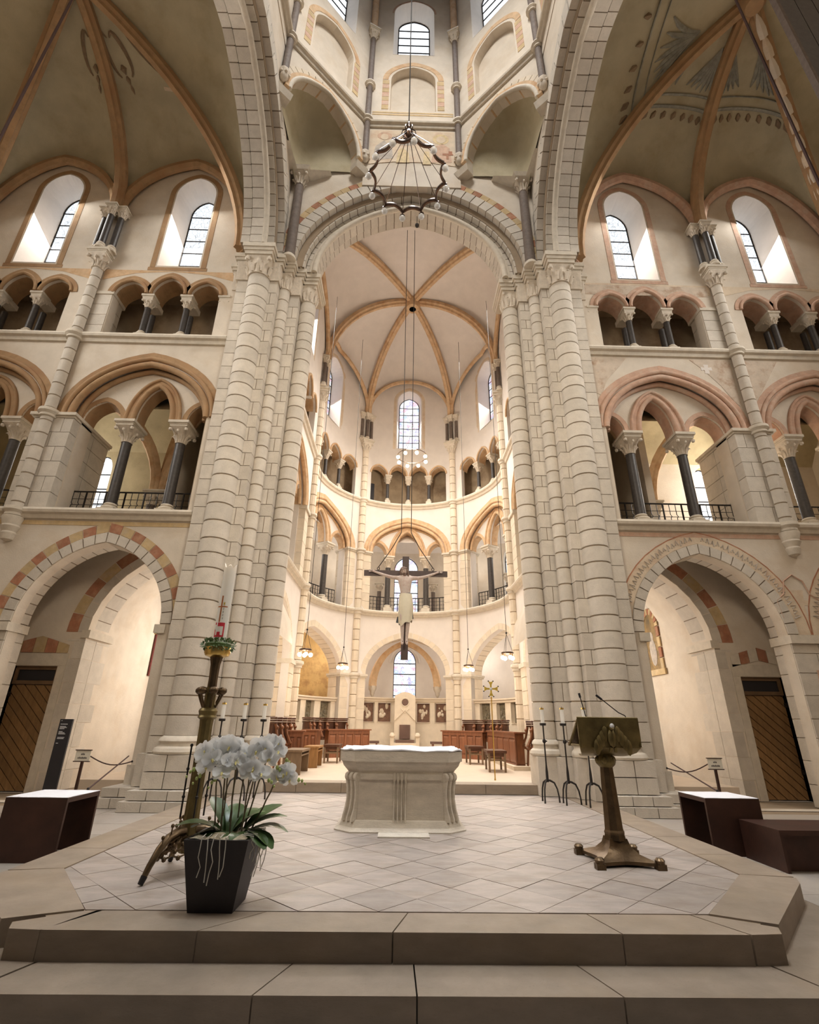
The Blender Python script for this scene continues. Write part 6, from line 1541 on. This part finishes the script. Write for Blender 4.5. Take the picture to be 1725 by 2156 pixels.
# seat rows behind the desks: curved backs
def seat(label, loc, rz_, group):
    t = thing('choir_chair', label, 'chair', loc, rz_, group)
    ob('back_shell', cached('sbk', lambda: mk('back_shell', M().grid([[(.27*sin(radians(-78+156*j/10)), .27-.27*cos(radians(-78+156*j/10))*1.0+.05, z) for j in range(11)] for z in (.45, .98)]+[[(.30*sin(radians(-78+156*j/10)), .29-.31*cos(radians(-78+156*j/10))+.05, z) for j in range(11)] for z in (.98, .45)], False), P['wood_bk'], .7)), t, None, (0, 0, pi))
    for z in (1.0, 1.06, 1.12): ob('arm_rail', cached(('sar', z), lambda: mk('arm_rail', M().tube([((.29+.02*(z > 1.1))*sin(radians(-95+190*j/12)), -.34+(.31+.02*(z > 1.1))*cos(radians(-95+190*j/12)), z) for j in range(13)], .026, 5), P['wood_bk'], .9)), t)
    ob('seat_board', cached('ssb', lambda: mk('seat_board', M().box(-.24, .24, -.42, -.05, .42, .46), P['wood_d'])), t)
    for x in (-.28, .28):
        ob('arm_end', cached(('sae', x), lambda: mk('arm_end', M().tube([(x, -.40, 0), (x, -.36, .40), (x, -.50, .52), (x, -.40, .72), (x, -.34, .98)], [.03, .03, .045, .03, .04], 6).ball((x, -.48, .54), .05, 6, 4).ball((x, -.38, .90), .05, 6, 4), P['wood_d'], .9)), t)
for i in range(5):
    for s, lb in ((-1, 'orchid side'), (1, 'lectern side')):
        u = s*(3.25+.62*i); x, y, z = fA(u, .18, -.30)
        seat('carved choir seat in the curved row, %s, number %s from the bishop chair' % (lb, ('one', 'two', 'three', 'four', 'five')[i]), (x, y, .30), -u/RA, 'curved row of choir seats')
for i in range(4):
    for s, lb in ((-1, 'orchid side'), (1, 'lectern side')):
        seat('carved choir seat in the straight row, %s, number %s from the pier' % (lb, ('one', 'two', 'three', 'four')[i]), (AX+s*3.66, 13.0+.62*i if s > 0 else 13.9+.62*i, .26), -s*pi/2, 'straight row of choir seats')
def slabbench(label, loc, rz_, w_, d_, H, mat):
    t = thing('bench', label, 'bench', loc, rz_)
    part('top', M().box(-w_/2-.02, w_/2+.02, -d_/2-.02, d_/2+.02, H-.05, H), P[mat], t)
    for y in (-d_/2, d_/2-.05): part('side', M().box(-w_/2, w_/2, y, y+.05, 0, H-.05), P[mat], t)
    part('shelf', M().box(-w_/2+.06, w_/2, -d_/2+.05, d_/2-.05, H-.13, H-.10), P[mat], t)
    return t
slabbench('grey-brown slab-sided oak bench in the choir, nearest the orchid side pier', (-2.50, 13.4, .18), 0, .42, 1.1, .52, 'wood_b')
slabbench('orange-brown slab-sided oak bench in the choir, second on the orchid side', (-2.38, 15.3, .18), 0, .36, .9, .52, 'wood_o')
def stool(label, loc, rz_, mat='wood_bk', w_=.44, d_=.9, H=.50):
    t = thing('stool', label, 'stool', loc, rz_, None)
    part('top', M().box(-w_/2-.02, w_/2+.02, -d_/2-.02, d_/2+.02, H-.06, H), P[mat], t); part('apron', M().box(-w_/2+.02, w_/2-.02, -d_/2+.02, d_/2-.02, H-.14, H-.06), P[mat], t)
    for x in (-w_/2+.03, w_/2-.03):
        for y in (-d_/2+.03, d_/2-.03): part('leg', M().box(x-.025, x+.025, y-.025, y+.025, 0, H-.06), P['wood_b'], t)
    for y in (-d_/2+.03, d_/2-.03): part('stretcher', M().box(-w_/2+.05, w_/2-.05, y-.015, y+.015, .26, .30), P['wood_b'], t)
stool('dark four-legged bench stool in the choir, farthest on the orchid side', (-2.05, 17.0, .18), 0)
stool('dark four-legged bench stool in the choir, nearer one on the lectern side', (2.50, 14.7, .18), radians(-4), 'wood_bk', .46, 1.0)
stool('dark four-legged bench stool in the choir, farther one on the lectern side', (2.30, 17.2, .18), 0)
# wall fresco patches beside the aisle arch on the lectern side
wf = sroot('wall_fresco_aisle')
fF = lambda u, z, d: (u, 10.955-d, z)
part('red_field', panel([(8.80, .9), (8.80, 2.45), (9.5, 2.5), (9.5, .9)], [], fF, 0, -.02), P['rose'], wf)
cxx = 8.86
part('painted_cross', panel([(cxx-.07, 3.05), (cxx-.11, 3.85), (cxx-.42, 3.83), (cxx-.42, 3.95), (cxx-.13, 3.97), (cxx-.17, 4.2), (cxx+.17, 4.2), (cxx+.13, 3.97), (cxx+.42, 3.95), (cxx+.42, 3.83), (cxx+.11, 3.85), (cxx+.09, 3.05)], [], lambda u, z, d: (u, 10.995-d, z), 0, -.02), P['fresco'], wf)
part('painted_line', M().tube([(cxx-.45, 10.985, 3.55), (cxx-.50, 10.985, 3.95), (cxx-.3, 10.985, 4.1), (cxx-.22, 10.985, 4.4), (cxx, 10.985, 4.55), (cxx+.22, 10.985, 4.4), (cxx+.3, 10.985, 4.1), (cxx+.5, 10.985, 3.95), (cxx+.45, 10.985, 3.55)], .02, 4), P['rose'], wf)
for poly in ([(4.97, 9.5), (4.97, 10.66), (6.0, 10.66), (5.7, 10.3), (5.35, 9.9), (5.15, 9.4)], [(7.75, 10.66), (8.86, 10.66), (8.86, 9.1), (8.7, 9.3), (8.45, 9.8), (8.1, 10.3)], [(9.24, 10.66), (10.2, 10.66), (9.9, 10.2), (9.5, 9.6), (9.24, 9.2)], [(5.0, 12.98), (5.0, 13.36), (8.8, 13.36), (8.8, 12.98), (8.45, 12.9), (7.5, 12.98), (6.4, 12.98)][:4]):
    part('mural_patch', panel(poly, [], lambda u, z, d: (u, 10.992-d, z), 0, -.02), P['fresco_m'], wf)
part('painted_cross', panel([(8.02, 10.30), (8.02, 10.42), (8.12, 10.40), (8.10, 10.5), (8.24, 10.5), (8.22, 10.40), (8.32, 10.42), (8.32, 10.30), (8.22, 10.32), (8.24, 10.2), (8.10, 10.2), (8.12, 10.32)], [], lambda u, z, d: (u, 10.99-d, z), 0, -.02), P['plaster_ch'], wf)

for nm, x, y in (('lectern side vault, at the top edge of the picture', 6.05, 4.9), ('orchid side vault, at the top edge of the picture', -6.35, 5.0)):
    t = thing('hanging_cable', 'thin dark cable hanging from the '+nm, 'cable', (x, y, 5.5)); part('cord', M().tube([(0, 0, 0), (0, 0, 13)], .022, 5), P['rope'], t); part('weight', M().lathe([(.01, -.2), (.05, -.16), (.05, -.02), (.01, .03)], n=8), P['iron'], t, .6)

bp = thing('boarded_partition', 'tall grey boarded partition in the top corner on the lectern side', 'partition', (6.0, 4.3, 7.5))
for k in range(6): part('board', M().box(.012+k*.30, .30+k*.30, 0, .05, 0, 6), P['slate'], bp)
part('edge_strip', M().box(-.04, .01, -.02, .07, 0, 6), P['shaft'], bp)
